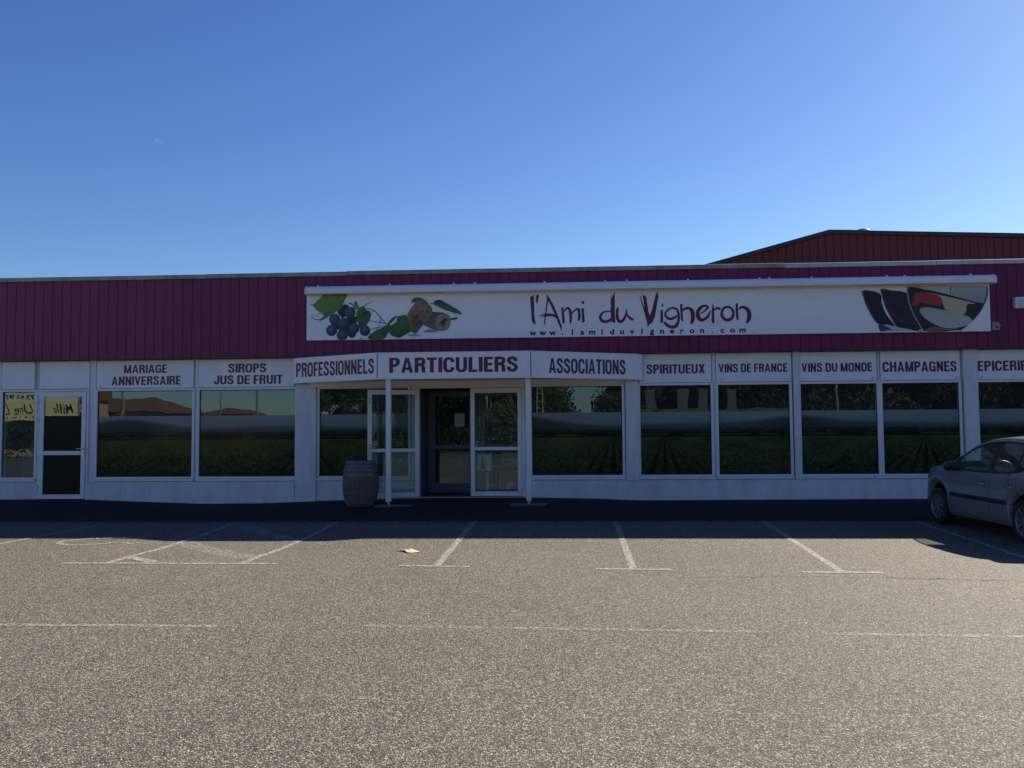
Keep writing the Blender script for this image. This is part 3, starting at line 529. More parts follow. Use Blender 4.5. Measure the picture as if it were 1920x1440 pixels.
# blank boards over the first window and the side door
for x0, x1 in ((-12.26, -11.52), (-11.40, -10.28)):
    o = MB().box(x0, x1, 17.968, 18.02, 2.575, 3.175).build("blank_panel", M['board'], shop, bevel=0.003)
    for sx in (x0 + 0.07, x1 - 0.07): MB().box(sx - 0.022, sx + 0.022, 17.955, 17.967, 2.612, 2.63).build("clip", M['steel'], o)

# fascia of vertical ribbed sheet
def ribbed(x0, x1, y, z0f, z1f, pitch, depth, groove):
    xs, ys = [], []
    x = x0
    while x < x1 - 1e-6:
        xs += [x, x + pitch - groove, x + pitch - groove * 0.72, x + pitch - groove * 0.28]
        ys += [y, y, y + depth, y + depth]
        x += pitch
    v, f = [], []
    for a, c in zip(xs, ys): v += [(a, c, z0f(a)), (a, c, z1f(a))]
    for i in range(len(xs) - 1): f.append((2 * i, 2 * i + 2, 2 * i + 3, 2 * i + 1))
    return MB().add(v, f)
ribbed(-22, 26, 17.80, lambda a: 3.215, lambda a: 4.93, 0.207, 0.011, 0.018).build("cladding", M['purple'], shop)
MB().prism_x([(17.775, 3.19), (17.775, 3.222), (17.84, 3.222), (18.03, 3.222), (18.03, 3.19)], -22, 26).build("drip_flashing", M['plum_trim'], shop)
# coping in lengths with visible joints
x = -22.0
rr = random.Random(4)
while x < 26:
    L = min(3.05 if x > -21 else 2.2, 26 - x)
    dz = rr.uniform(-0.008, 0.010)
    MB().prism_x([(17.755, 4.915 + dz), (17.755, 5.0 + dz), (17.78, 5.008 + dz), (18.3, 4.99 + dz), (18.3, 4.93 + dz), (17.79, 4.915 + dz)], x + 0.004, x + L - 0.004).build("coping", M['galv' if x < 2.0 else 'pale_galv'], shop)
    x += L
MB().box(-22, 26, 18.26, 34.0, 4.6, 4.88).build("roof", M['roofing'], shop)
for q in ((-22, -21.8, 18.26, 33.79), (25.8, 26, 18.26, 33.79), (-22, 26, 33.8, 34)): MB().box(*q, -0.2, 4.59).build("outer_wall", M['render'], shop)

# interior seen through the clear glass
b = MB().box(-21.7, 25.7, 18.3, 27.0, 0.10, 0.165)
b.build("interior_floor", M['int_floor'], shop)
for q in ((-21.7, 25.7, 27.0, 27.1), (-13.2, -13.1, 18.3, 26.9), (15.5, 15.6, 18.3, 26.9)): MB().box(*q, 0.17, 3.04).build("interior_wall", M['int_wall'], shop)
MB().box(-21.7, 25.7, 18.27, 27.0, 3.05, 3.1).build("ceiling", M['int_wall'], shop)
sr = random.Random(8)
b = MB()
for k in range(16):
    x = -12.4 + k * 1.7
    if -4.0 < x < 0.4: continue
    b = MB().box(x, x + 0.9, 20.4, 20.8, 0.17, 1.9)
    for s in range(3): b.box(x + 0.02, x + 0.88, 20.2, 20.399, 0.5 + 0.5 * s, 0.53 + 0.5 * s)
    b.build("shelving", M['int_wall'], shop)

# side door on the left
def leaf_frame(mb, x0, x1, z0, z1, y0, y1, st, rail_z, top=0.10, bot=0.10):
    mb.box(x0, x0 + st, y0, y1, z0, z1).box(x1 - st, x1, y0, y1, z0, z1)
    mb.box(x0 + st, x1 - st, y0, y1, z1 - top, z1).box(x0 + st, x1 - st, y0, y1, z0, z0 + bot)
    mb.box(x0 + st, x1 - st, y0, y1, rail_z[0], rail_z[1])
def pane_quad(x0, x1, y, z0, z1, xf=None):
    return MB(xf).add([(x0, y, z0), (x1, y, z0), (x1, y, z1), (x0, y, z1)], [(0, 1, 2, 3)])
b = MB().box(DOOR[0], DOOR[0] + 0.04, 17.955, 18.1, 0.13, 2.56).box(DOOR[1] - 0.04, DOOR[1], 17.955, 18.1, 0.13, 2.56).box(DOOR[0] + 0.04, DOOR[1] - 0.04, 17.955, 18.1, 2.515, 2.56)
b.build("door_frame", M['white'], shop)
b = MB()
leaf_frame(b, -11.37, -10.33, 0.19, 2.505, 17.94, 17.995, 0.095, (1.135, 1.225), 0.105, 0.095)
d = b.build("side_door", M['white'], shop, bevel=0.004)
pane_quad(-11.275, -10.425, 17.97, 1.225, 2.40).build("pane", M['glass'], d)
MB().box(-11.274, -10.426, 17.964, 17.968, 1.226, 1.985).build("smoked_panel", M['dark_panel'], d)
MB().box(-11.274, -10.426, 17.964, 17.968, 0.286, 1.134).build("smoked_panel", M['dark_panel'], d)
b = MB().box(-10.40, -10.345, 17.925, 17.939, 1.10, 1.33).tube([(-10.37, 17.93, 1.27), (-10.37, 17.885, 1.27), (-10.50, 17.885, 1.275)], 0.011)
b.build("handle", M['steel'], d)
for z in (0.42, 1.9, 2.3): MB().lathe([(0.014, -0.07), (0.014, 0.07)], (-11.385, 17.93, z), n=10).build("hinge", M['white'], d)
# pale boxes stacked behind the first window
for (x0, x1, z0, z1, y0, lab) in ((-12.1, -11.62, 0.17, 1.2, 18.5, "grey carton standing behind the leftmost window"), (-11.95, -11.55, 1.205, 1.55, 18.55, "grey carton lying on top of a carton behind the leftmost window")):
    o = MB().box(x0, x1, y0, y0 + 0.35, z0, z1).build("carton", M['int_frame'], bevel=0.01)
    tag(o, lab, "carton")

# entrance: jambs, head, threshold
b = MB().box(ENT[0], ENT[0] + 0.06, 17.955, 18.12, 0.17, 2.56).box(ENT[1] - 0.06, ENT[1], 17.955, 18.12, 0.17, 2.56).box(ENT[0] + 0.06, ENT[1] - 0.06, 17.955, 18.12, 2.505, 2.56)
b.build("entrance_frame", M['white'], shop)
MB().box(-3.28, 1.30, 17.97, 18.029, 2.57, 3.18).build("head_panel", M['board'], shop)
MB().box(-5.24, -3.285, 17.97, 18.029, 2.57, 3.18).build("head_panel", M['board'], shop)
MB().box(ENT[0], ENT[1], 17.94, 18.3, 0.12, 0.208).build("threshold", M['steel'], shop)
# closed right leaf
b = MB()
leaf_frame(b, -1.945, -0.865, 0.225, 2.495, 17.945, 17.995, 0.085, (1.185, 1.255), 0.10, 0.10)
d = b.build("entrance_door", M['white'], shop, bevel=0.004)
pane_quad(-1.86, -0.95, 17.97, 1.255, 2.395).build("pane", M['glass'], d)
pane_quad(-1.86, -0.95, 17.97, 0.325, 1.185).build("pane", M['glass'], d)
for z in (0.45, 1.95, 2.2): MB().lathe([(0.016, -0.08), (0.016, 0.08)], (-0.845, 17.935, z), n=10).build("hinge", M['white'], d)
# bottle picture stuck inside the lower pane
p = MB().box(-1.80, -1.51, 17.978, 17.982, 0.76, 1.10).build("poster", M['paper'], d)
bp = [(-0.045, 0), (-0.045, 0.14), (-0.03, 0.185), (-0.013, 0.215), (-0.013, 0.275), (0.013, 0.275), (0.013, 0.215), (0.03, 0.185), (0.045, 0.14), (0.045, 0)]
MB().prism_y([(-1.695 + x, 0.79 + z) for x, z in bp], 17.9735, 17.977).build("bottle_print", M['black_vinyl'], p)
for (x0, x1, z) in ((-1.845, -1.775, 1.355), (-1.84, -1.79, 1.285)): MB().box(x0, x1, 17.9650, 17.9675, z, z + 0.018).build("door_notice", M['paper'], d)
# open left leaf, folded back
ang = math.atan2(-0.34, -1.03)
hx, hy = -3.04, 17.945
xf = Matrix.Translation((hx, hy, 0)) @ Matrix.Rotation(ang, 4, 'Z')
b = MB(xf)
leaf_frame(b, 0.0, 1.08, 0.215, 2.47, -0.025, 0.025, 0.085, (1.165, 1.235), 0.10, 0.10)
d = b.build("entrance_door", M['white'], shop, bevel=0.004)
pane_quad(0.085, 0.995, 0.0, 1.235, 2.37, xf).build("pane", M['glass'], d)
pane_quad(0.085, 0.995, 0.0, 0.315, 1.165, xf).build("pane", M['glass'], d)
b = MB(xf).box(1.03, 1.065, 0.026, 0.05, 1.08, 1.34).tube([(1.045, 0.045, 1.26), (1.045, 0.085, 1.26), (0.92, 0.085, 1.26)], 0.011)
b.build("handle", M['steel'], d)
MB(xf).box(1.03, 1.06, 0.026, 0.045, 2.18, 2.3).build("bolt", M['steel'], d)
st_ = MB(xf).prism_y([(0.93 + 0.07 * math.cos(a), 1.345 + 0.065 * math.sin(a)) for a in np.linspace(0, 2 * PI, 16)[:-1]], 0.002, 0.005)
st_.build("sticker", mat("orange_sticker", (0.45, 0.16, 0.07), 0.5), d)

# vestibule behind the entrance
for x in (-3.16, -0.80): MB().box(x, x + .06, 18.3, 19.5, 0.166, 2.9).build("vestibule_wall", M['int_frame'], shop)
MB().box(-3.09, -0.81, 18.31, 19.5, 2.56, 2.62).build("vestibule_ceiling", M['int_wall'], shop)
MB().box(-2.9, -1.0, 18.42, 19.3, 0.168, 0.18).build("door_mat", M['black'], shop)
for x0, x1 in ((-3.08, -1.96), (-1.94, -0.82)):
    b = MB()
    leaf_frame(b, x0, x1, 0.2, 2.5, 19.4, 19.45, 0.17, (1.19, 1.28), 0.12, 0.2)
    d = b.build("inner_door", M['int_frame'], shop)
    pane_quad(x0 + 0.17, x1 - 0.17, 19.42, 1.28, 2.38).build("pane", M['glass'], d)
    pane_quad(x0 + 0.17, x1 - 0.17, 19.42, 0.4, 1.19).build("pane", M['glass'], d)
    if x0 < -3: MB().box(-2.47, -2.24, 19.405, 19.409, 1.70, 2.0).build("notice", M['paper'], d)
t = thing("cardboard_box", "brown cardboard box with a pale round mark behind the right entrance door", "box", (-1.17, 18.5, 0.2))
MB().box(-1.38, -0.95, 18.33, 18.7, 0.21, 0.73).build("carton_body", M['card'], t, bevel=0.01)
MB().prism_y([(-1.15 + 0.07 * math.cos(a), 0.44 + 0.06 * math.sin(a)) for a in np.linspace(0, 2 * PI, 18)[:-1]], 18.322, 18.328).build("printed_mark", M['paper'], t)
t = thing("cardboard_box", "taller grey brown cardboard box beside the round marked box behind the entrance door", "box", (-1.62, 18.55, 0.2))
MB().box(-1.84, -1.42, 18.38, 18.75, 0.21, 0.70).build("carton_body", mat("grey_cardboard", (0.2, 0.16, 0.12), 0.8, noise=(9, 0.1)), t, bevel=0.01)
MB().box(-1.66, -1.60, 18.372, 18.378, 0.22, 0.70).build("tape", M['paper'], t)

# joint along the pavement edge and a ragged crack across the car park
cr_m = mat("dark_crack_filler", (0.02, 0.02, 0.02), 0.9)
def ragged(name, pts, w, seed, m, dz=0.005):
    r = random.Random(seed)
    v, f = [], []
    P = [Vector(p) for p in pts]
    q = []
    for a, c in zip(P[:-1], P[1:]):
        k = max(1, int((c - a).length / 0.09))
        q += [a.lerp(c, i / k) for i in range(k)]
    for p_ in q:
        o = r.gauss(0, w * .7); h = w * r.uniform(.15, 1.0)
        for s in (1, -1): v.append((p_.x, p_.y + o + s * h / 2, gz(p_.x, p_.y + o + s * h / 2) + dz))
    for i in range(len(q) - 1): f.append((2 * i, 2 * i + 1, 2 * i + 3, 2 * i + 2))
    return MB().add(v, f).build(name, m, park)
ragged("joint", [(-15, 15.08), (13, 15.09)], 0.035, 1, cr_m, 0.009)
ragged("crack", [(3.3, 9.45), (4.2, 9.30), (5.1, 9.18), (6.4, 9.05), (9, 8.9)], 0.030, 2, cr_m)
ragged("crack", [(1.2, 9.42), (2.4, 9.50), (3.3, 9.45)], 0.014, 3, cr_m)
ragged("crack", [(-8.5, 8.4), (-6, 8.7), (-3.4, 8.55)], 0.006, 4, cr_m)

# ------------------------------------------------------------------ lettering
def smooth(pts, k=5, closed=False):
    P = [np.array(p, float) for p in pts]
    n = len(P)
    out = []
    for i in range(n if closed else n - 1):
        p0, p1, p2, p3 = (P[(i - 1) % n], P[i], P[(i + 1) % n], P[(i + 2) % n]) if closed else (P[max(i - 1, 0)], P[i], P[i + 1], P[min(i + 2, n - 1)])
        for s in range(k):
            t = s / k
            out.append(0.5 * (2 * p1 + (p2 - p0) * t + (2 * p0 - 5 * p1 + 4 * p2 - p3) * t * t + (3 * p1 - p0 - 3 * p2 + p3) * t ** 3))
    out.append(P[0] if closed else P[-1])
    return out
def ribbon(pts):
    """quads along a path of (x, z, width)"""
    P = [np.array(p[:2], float) for p in pts]
    v, f = [], []
    for i, p in enumerate(P):
        d = P[min(i + 1, len(P) - 1)] - P[max(i - 1, 0)]
        d /= (np.linalg.norm(d) + 1e-9)
        n = np.array((-d[1], d[0])) * pts[i][2] / 2
        v += [tuple(p + n), tuple(p - n)]
    for i in range(len(P) - 1): f.append((2 * i, 2 * i + 1, 2 * i + 3, 2 * i + 2))
    return v, f
SW, SH = 0.188, 0.165
def _st(x): return ('p', [(x - SW / 2, 0), (x + SW / 2, 0), (x + SW / 2, 1), (x - SW / 2, 1)])
def _bar(x0, x1, y): return ('p', [(x0, y - SH / 2), (x1, y - SH / 2), (x1, y + SH / 2), (x0, y + SH / 2)])
def _pl(*p): return ('p', list(p))
def _r(p, closed=False): return ('r', p, closed)
T, B_ = 1 - SH / 2, SH / 2
_s = SW / 2
GL = {
 'I': (0.165, [_st(_s)]),
 'E': (0.44, [_st(_s), _bar(SW, .44, B_), _bar(SW, .41, .51), _bar(SW, .44, T)]),
 'F': (0.42, [_st(_s), _bar(SW, .39, .48), _bar(SW, .42, T)]),
 'L': (0.42, [_st(_s), _bar(SW, .42, B_)]),
 'T': (0.48, [_pl((.24 - _s, 0), (.24 + _s, 0), (.24 + _s, 1 - SH), (.24 - _s, 1 - SH)), _bar(0, .48, T)]),
 'P': (0.50, [_st(_s), _r([(.1, T), (.27, T), (.38, .89), (.418, .80), (.418, .68), (.38, .57), (.27, .49), (.1, .49)])]),
 'R': (0.52, [_st(_s), _r([(.1, T), (.28, T), (.39, .895), (.428, .81), (.428, .70), (.39, .60), (.28, .53), (.1, .53)]), _r([(.27, .53), (.37, .47), (.415, .36), (.425, .16), (.445, .0)])]),
 'D': (0.53, [_st(_s), _r([(.1, T), (.25, T), (.38, .88), (.447, .73), (.447, .5), (.447, .27), (.38, .12), (.25, B_), (.1, B_)])]),
 'O': (0.54, [_r([(.27, T), (.39, .885), (.457, .72), (.457, .5), (.457, .28), (.39, .115), (.27, B_), (.15, .115), (.083, .28), (.083, .5), (.083, .72), (.15, .885)], True)]),
 'C': (0.53, [_r([(.447, .665), (.435, .78), (.375, .89), (.265, T), (.15, .88), (.083, .72), (.083, .5), (.083, .28), (.15, .12), (.265, B_), (.375, .11), (.435, .22), (.447, .345)])]),
 'G': (0.54, [_r([(.452, .68), (.435, .80), (.375, .89), (.265, T), (.15, .88), (.083, .72), (.083, .5), (.083, .28), (.15, .12), (.25, B_), (.35, .11), (.44, .22)]), _bar(.28, .54, .46), _pl((.395, 0), (.54, 0), (.54, .40), (.395, .40))]),
 'U': (0.53, [_r([(.0825, 1), (.0825, .6), (.0825, .32), (.13, .14), (.265, B_), (.40, .14), (.4475, .32), (.4475, .6), (.4475, 1)])]),
 'J': (0.43, [_r([(.3475, 1), (.3475, .6), (.3475, .30), (.30, .13), (.205, B_), (.11, .13), (.078, .27), (.078, .36)])]),
 'S': (0.51, [_r([(.418, .69), (.40, .82), (.345, .90), (.25, T), (.14, .89), (.088, .77), (.12, .65), (.22, .56), (.33, .48), (.42, .37), (.42, .22), (.36, .115), (.255, B_), (.14, .115), (.085, .22), (.078, .335)])]),
 'A': (0.58, [_pl((0, 0), (.172, 0), (.335, 1), (.20, 1)), _pl((.408, 0), (.58, 0), (.38, 1), (.245, 1)), _bar(.12, .46, .28)]),
 'M': (0.68, [_st(_s), _st(.68 - _s), _pl((.02, 1), (.19, 1), (.40, 0), (.275, 0)), _pl((.66, 1), (.49, 1), (.28, 0), (.405, 0))]),
 'N': (0.54, [_st(_s), _st(.54 - _s), _pl((.01, 1), (.18, 1), (.53, 0), (.36, 0))]),
 'H': (0.54, [_st(_s), _st(.54 - _s), _bar(SW, .54 - SW, .52)]),
 'V': (0.55, [_pl((0, 1), (.175, 1), (.335, 0), (.205, 0)), _pl((.55, 1), (.375, 1), (.215, 0), (.345, 0))]),
 'X': (0.55, [_pl((0, 1), (.19, 1), (.55, 0), (.36, 0)), _pl((.55, 1), (.36, 1), (0, 0), (.19, 0))]),
}
def caps(mb, text, x0, x1, z0, z1, place, gap=0.075, space=0.24):
    """condensed bold capitals filling x0..x1; place(x, z, lift) gives the world point"""
    w = sum(space if c == ' ' else GL[c][0] + gap for c in text) - gap
    sx, sz = (x1 - x0) / w, z1 - z0
    x = 0.0
    lift = 0.0
    for c in text:
        if c == ' ':
            x += space; continue
        for k, g in enumerate(GL[c][1]):
            lift = 0.0004 * (k + 1)
            if g[0] == 'p': v, f = g[1], [tuple(range(len(g[1])))]
            else:
                pts = smooth(g[1], 4, g[2])
                v, f = ribbon([(p[0], p[1], 0.180) for p in pts])
            mb.add([place(x0 + (x + a) * sx, z0 + b_ * sz, lift) for a, b_ in v], f)
        x += GL[c][0] + gap

def font_mesh(mb, text, size, place, offset=0.0, sx=1.0, spacing=1.0, shear=0.0):
    cu = bpy.data.curves.new("lettering", 'FONT')
    cu.body = text; cu.size = size; cu.offset = offset; cu.space_character = spacing; cu.shear = shear
    cu.resolution_u = 4
    ob = bpy.data.objects.new("lettering", cu)
    scene.collection.objects.link(ob)
    dg = bpy.context.evaluated_depsgraph_get()
    me = ob.evaluated_get(dg).to_mesh()
    xs = [v.co.x for v in me.vertices]
    mb.add([place(v.co.x * sx, v.co.y) for v in me.vertices], [tuple(p.vertices) for p in me.polygons])
    w = max(xs) * sx
    ob.evaluated_get(dg).to_mesh_clear()
    bpy.data.objects.remove(ob); bpy.data.curves.remove(cu)
    return w

# boards over the windows: each one its own sign
def window_sign(x0, x1, rows, label):
    t = thing("window_sign", label, "sign", ((x0 + x1) / 2, 17.97, 2.575), "lettered boards above the shop windows")
    o = MB().box(x0, x1, 17.968, 18.02, 2.575, 3.175).build("board", M['board'], t, bevel=0.003)
    for sx in (x0 + 0.09, x1 - 0.09): MB().box(sx - 0.024, sx + 0.024, 17.954, 17.967, 2.612, 2.632).build("clip", M['steel'], o)
    for s, a, c, z0, z1 in rows:
        b = MB()
        caps(b, s, a, c, z0, z1, lambda x, z, l: (x, 17.9665 - l, z))
        b.build("lettering", M['maroon'], t)
window_sign(-10.12, -7.96, [("MARIAGE", -9.51, -8.55, 2.90, 3.08), ("ANNIVERSAIRE", -9.78, -8.24, 2.64, 2.83)], "white board reading MARIAGE ANNIVERSAIRE in two maroon lines")
window_sign(-7.85, -5.75, [("SIROPS", -7.19, -6.36, 2.885, 3.08), ("JUS DE FRUIT", -7.50, -6.00, 2.635, 2.83)], "white board reading SIROPS JUS DE FRUIT in two maroon lines")
window_sign(1.60, 3.10, [("SPIRITUEUX", 1.76, 2.97, 2.76, 2.955)], "white board reading SPIRITUEUX in maroon capitals")
window_sign(3.20, 4.74, [("VINS DE FRANCE", 3.25, 4.66, 2.772, 2.95)], "white board reading VINS DE FRANCE in maroon capitals")
window_sign(4.90, 6.47, [("VINS DU MONDE", 4.95, 6.38, 2.762, 2.945)], "white board reading VINS DU MONDE in maroon capitals")
window_sign(6.55, 8.14, [("CHAMPAGNES", 6.59, 8.07, 2.745, 2.955)], "white board reading CHAMPAGNES in maroon capitals")
window_sign(8.47, 9.99, [("EPICERIE", 8.49, 9.46, 2.745, 2.95)], "white board reading EPICERIE in maroon capitals by the right edge")
MB().box(10.08, 11.64, 17.968, 18.02, 2.575, 3.175).build("blank_panel", M['board'], shop, bevel=0.003)

# ------------------------------------------------------------------ canopy over the entrance
P0, P1, P2, P3 = (-5.72, 17.86), (-3.69, 16.8), (-0.62, 16.8), (1.655, 17.86)
can = thing("entrance_canopy", "white three sided canopy with maroon lettering on two posts over the entrance", "canopy", (-2.1, 17.3, 0.1))
def seg(a, c, z0, z1, th, name, m, parent, grow=0.0):
    a, c = Vector(a), Vector(c)
    d = (c - a).normalized(); n = Vector((-d.y, d.x)) * th
    q = [a, c, c + n, a + n]
    return MB().prism_z([(p.x, p.y) for p in q], z0, z1).build(name, m, parent)
TZ0, TZ1 = 2.64, 3.165
for a, c, word, f0, f1, w0, w1 in ((P0, P1, "PROFESSIONNELS", 0.03, 0.965, 2.76, 3.06), (P1, P2, "PARTICULIERS", 0.08, 0.915, 2.76, 3.06), (P2, P3, "ASSOCIATIONS", 0.155, 0.845, 2.735, 3.035)):
    o = seg(a, c, TZ0, TZ1, 0.06, "canopy_board", M['board'], can)
    av, cv = Vector(a), Vector(c)
    d = (cv - av); L = d.length; d.normalize(); n = Vector((d.y, -d.x))
    b = MB()
    caps(b, word, f0 * L, f1 * L, w0, w1, lambda x, z, l: ((av + d * x + n * (0.002 + l)).x, (av + d * x + n * (0.002 + l)).y, z))
    b.build("lettering", M['maroon'], o)
    for z0, z1, ex in ((TZ0 - 0.006, TZ0 + 0.022, 0.006), (TZ1 - 0.012, TZ1 + 0.006, 0.006)):
        q = [av + n * ex, cv + n * ex, cv + n * 0.0015, av + n * 0.0015]
        MB().prism_z([(p.x, p.y) for p in q], z0, z1).build("edge_trim", M['white'], o)
for jx in (P1[0], P2[0]): MB().box(jx - 0.006, jx + 0.006, 16.790, 16.83, TZ0 + 0.0225, TZ1 - 0.0125).build("corner_joint", M['black'], can)
MB().prism_z([(-5.6, 17.93), (-3.66, 16.88), (-0.65, 16.88), (1.54, 17.93)], 3.08, 3.12).build("canopy_roof", M['galv'], can)
MB().prism_z([(-5.6, 17.95), (-3.62, 16.9), (-0.68, 16.9), (1.5, 17.95)], 2.665, 2.69).build("soffit", M['board'], can)
MB().box(-5.4, 1.2, 17.90, 17.965, 2.56, 2.663).build("wall_rail", M['board'], can)
for px, py in ((-3.48, 16.92), (-0.68, 16.95)):
    g = gz(px, py)
    o = MB().box(px - 0.05, px + 0.05, py - 0.05, py + 0.05, g + 0.075, 2.662).build("post", M['white'], can, bevel=0.006)
    MB().lathe([(0.028, 0.0), (0.028, 0.07)], (px, py, g + 0.006), n=12).build("post_foot", M['steel'], o)
    MB().lathe([(0.035, 0), (0.035, 0.012)], (px, py, 2.664), n=8).build("post_cap", M['steel'], o)
    sk = 0.12 if px < -2 else -0.02
    MB().prism_z([(px - 0.36 + sk, py - 0.19), (px + 0.33 + sk, py - 0.15), (px + 0.42 + sk, py + 0.13), (px - 0.28 + sk, py + 0.10)], g - 0.1, g + 0.016).build("base_slab", M['concrete'], can)

# ------------------------------------------------------------------ main sign
sgn = thing("shop_sign", "long white sign with grapes, corks, maroon handwritten name and wine glasses on the plum cladding", "sign", (1.6, 17.72, 3.54))
SX0, SX1, SZ0, SZ1 = -5.405, 8.66, 3.535, 4.52
MB().box(SX0, SX1, 17.72, 17.80, SZ0, SZ1).build("sign_panel", M['sign'], sgn)
for i in range(10):
    x = SX0 + 0.08 + i * (SX1 - SX0 - 0.16) / 9
    for z in (SZ0 + 0.05, 4.02, SZ1 - 0.09):
        if (i not in (0, 9)) and z == 4.02: continue
        MB().lathe([(0.012, -0.006), (0.012, 0.0)], (x, 17.7195, z), 'y', 8).build("screw", M['steel'], sgn)
lv = 0
for blobs, strokes in ((LOGO_BLOBS[:8], LOGO_STROKES[:2]), (LOGO_BLOBS[8:9], LOGO_STROKES[2:5]), (LOGO_BLOBS[9:], LOGO_STROKES[5:])):
    b = MB()                                     # one word of the handwritten name
    for q in blobs:
        lv += 1
        b.add([(x, 17.7185 - 0.0002 * (lv % 6), z) for x, z in q], [tuple(range(len(q)))])
    for q in strokes:
        lv += 1
        v, f = ribbon(smooth(q, 5))
        b.add([(x, 17.7170 - 0.0002 * (lv % 6), z) for x, z in v], f)
    b.build("lettering", M['maroon'], sgn)
b = MB()
url = "www.lamiduvigneron.com"
ux0, ux1 = -0.675, 3.80
widths = []
for i, ch in enumerate(url):
    cx = ux0 + 0.07 + (ux1 - ux0 - 0.16) * i / (len(url) - 1)
    tmp = MB()
    w = font_mesh(tmp, ch, 0.155, lambda x, z: (x, z, 0), offset=0.006, sx=1.15)
    xs = [p[0] for p in tmp.v]
    off = cx - (min(xs) + max(xs)) / 2
    b.add([(p[0] + off, 17.7165, 3.580 + p[1]) for p in tmp.v], tmp.f)
b.build("web_address", M['black_vinyl'], sgn)

def picture(name, items, parent, zmin, zmax, xmax, rounded=False):
    """flat printed picture: coloured polygons stacked in 0.25 mm layers"""
    b = MB()
    y = 17.7185
    pr = np.random.default_rng(5)
    def clip(x, z): return (min(x, xmax), y, min(max(z, zmin), zmax))
    def mix(a, c, t): return tuple(p * (1 - t) + q * t for p, q in zip(a, c))
    for kind, g, c0, c1 in items:
        y -= 0.00025
        if kind == 's':
            v, f = ribbon(smooth(g, 4))
            b.add([clip(*p) for p in v], f, c0)
        elif kind == 'c' or kind == 'e':
            if kind == 'c': cx, cz, rx = g[0]; rz = rx
            else: (cx, cz), (rx, rz) = g
            n, R = 24, 7
            vs, fs, cs = [clip(cx, cz)], [], []
            for k in range(1, R + 1):
                for a in range(n):
                    vs.append(clip(cx + rx * k / R * math.cos(2 * PI * a / n), cz + rz * k / R * math.sin(2 * PI * a / n)))
            def colat(k, a):
                px, pz = k / R * math.cos(2 * PI * a / n), k / R * math.sin(2 * PI * a / n)
                if kind == 'e': return mix(c0, c1, k / R)
                d = math.hypot(px + 0.25, pz - 0.25)
                t = max(0, 1 - d / 1.15) ** 0.8
                rim = 0.35 if (k == R and px < 0.3) else 0
                return mix(c0, c1, min(1, t + rim))
            for a in range(n):
                fs.append((0, 1 + a, 1 + (a + 1) % n)); cs.append([colat(0, 0), colat(1, a), colat(1, a + 1)])
            for k in range(1, R):
                for a in range(n):
                    i0, i1 = 1 + (k - 1) * n, 1 + k * n
                    fs.append((i0 + a, i1 + a, i1 + (a + 1) % n, i0 + (a + 1) % n))
                    cs.append([colat(k, a), colat(k + 1, a), colat(k + 1, a + 1), colat(k, a + 1)])
            b.add(vs, fs, cs)
        else:
            if rounded and len(g) > 4: g = [tuple(q) for q in smooth(g, 5, True)[:-1]]
            # polygon filled as a fan of rings around its centre, blending c0 -> c1 with height
            cx = sum(p[0] for p in g) / len(g); cz = sum(p[1] for p in g) / len(g)
            z0, z1 = min(p[1] for p in g), max(p[1] for p in g)
            def cc(p):
                return mix(c1, c0, (p[1] - z0) / max(1e-6, z1 - z0))
            if kind == 'p':
                b.add([clip(*p) for p in g], [tuple(range(len(g)))], [[cc(p) for p in g]])
            else:
                # saw-toothed leaf or mottled cork outline
                h = []
                m_ = len(g)
                for i in range(m_):
                    p, q = g[i], g[(i + 1) % m_]
                    L = math.hypot(q[0] - p[0], q[1] - p[1])
                    k = max(1, int(L / 0.045))
                    for s in range(k):
                        t = s / k
                        x, z = p[0] + (q[0] - p[0]) * t, p[1] + (q[1] - p[1]) * t
                        if kind == 'l' and s % 2: x += (x - cx) * 0.06; z += (z - cz) * 0.06
                        h.append((x, z))
                b.add([clip(*p) for p in h], [tuple(range(len(h)))], [[tuple(v * pr.uniform(0.8, 1.2) for v in cc(p)) for p in h]])
                if kind == 'l':                   # veins
                    y -= 0.0002
                    far = max(g, key=lambda p: math.hypot(p[0] - cx, p[1] - cz))
                    opp = (2 * cx - far[0], 2 * cz - far[1])
                    opp = ((opp[0] * 0.55 + cx * 0.45), (opp[1] * 0.55 + cz * 0.45))
                    lc = mix(c0, (0.22, 0.30, 0.12), 0.35)
                    ax = (far[0] - opp[0], far[1] - opp[1])
                    v, f = ribbon([(opp[0] + ax[0] * t, opp[1] + ax[1] * t, 0.010 * (1 - t) + 0.002) for t in np.linspace(0, 0.95, 6)])
                    b.add([clip(*p) for p in v], f, lc)
                    for t in (0.15, 0.35, 0.55):
                        for s in (1, -1):
                            y -= 0.00005
                            e = (ax[0] * 0.2 - s * ax[1] * 0.2, ax[1] * 0.2 + s * ax[0] * 0.2)
                            o = (opp[0] + ax[0] * t, opp[1] + ax[1] * t)
                            sc_ = 0.8 * (1 - t)
                            v, f = ribbon([(o[0] + e[0] * u * sc_, o[1] + e[1] * u * sc_, 0.007 * (1 - u) + 0.001) for u in (0, .5, 1)])
                            b.add([clip(*p) for p in v], f, lc)
    return b.build(name, M['art'], parent)
picture("grape_picture", VINE_ART, sgn, SZ0 + 0.004, SZ1 - 0.004, SX1 - 0.02)
picture("wine_glass_picture", GLASS_ART, sgn, SZ0 + 0.004, SZ1 - 0.004, SX1 - 0.03, True)
b = MB()
tmp = MB()
font_mesh(tmp, "1894", 0.15, lambda x, z: (x, z, 0), offset=0.008, sx=0.62)
mx_, mz_ = np.mean([p[0] for p in tmp.v]), np.mean([p[1] for p in tmp.v])
ca, sa = math.cos(math.radians(58)), math.sin(math.radians(58))
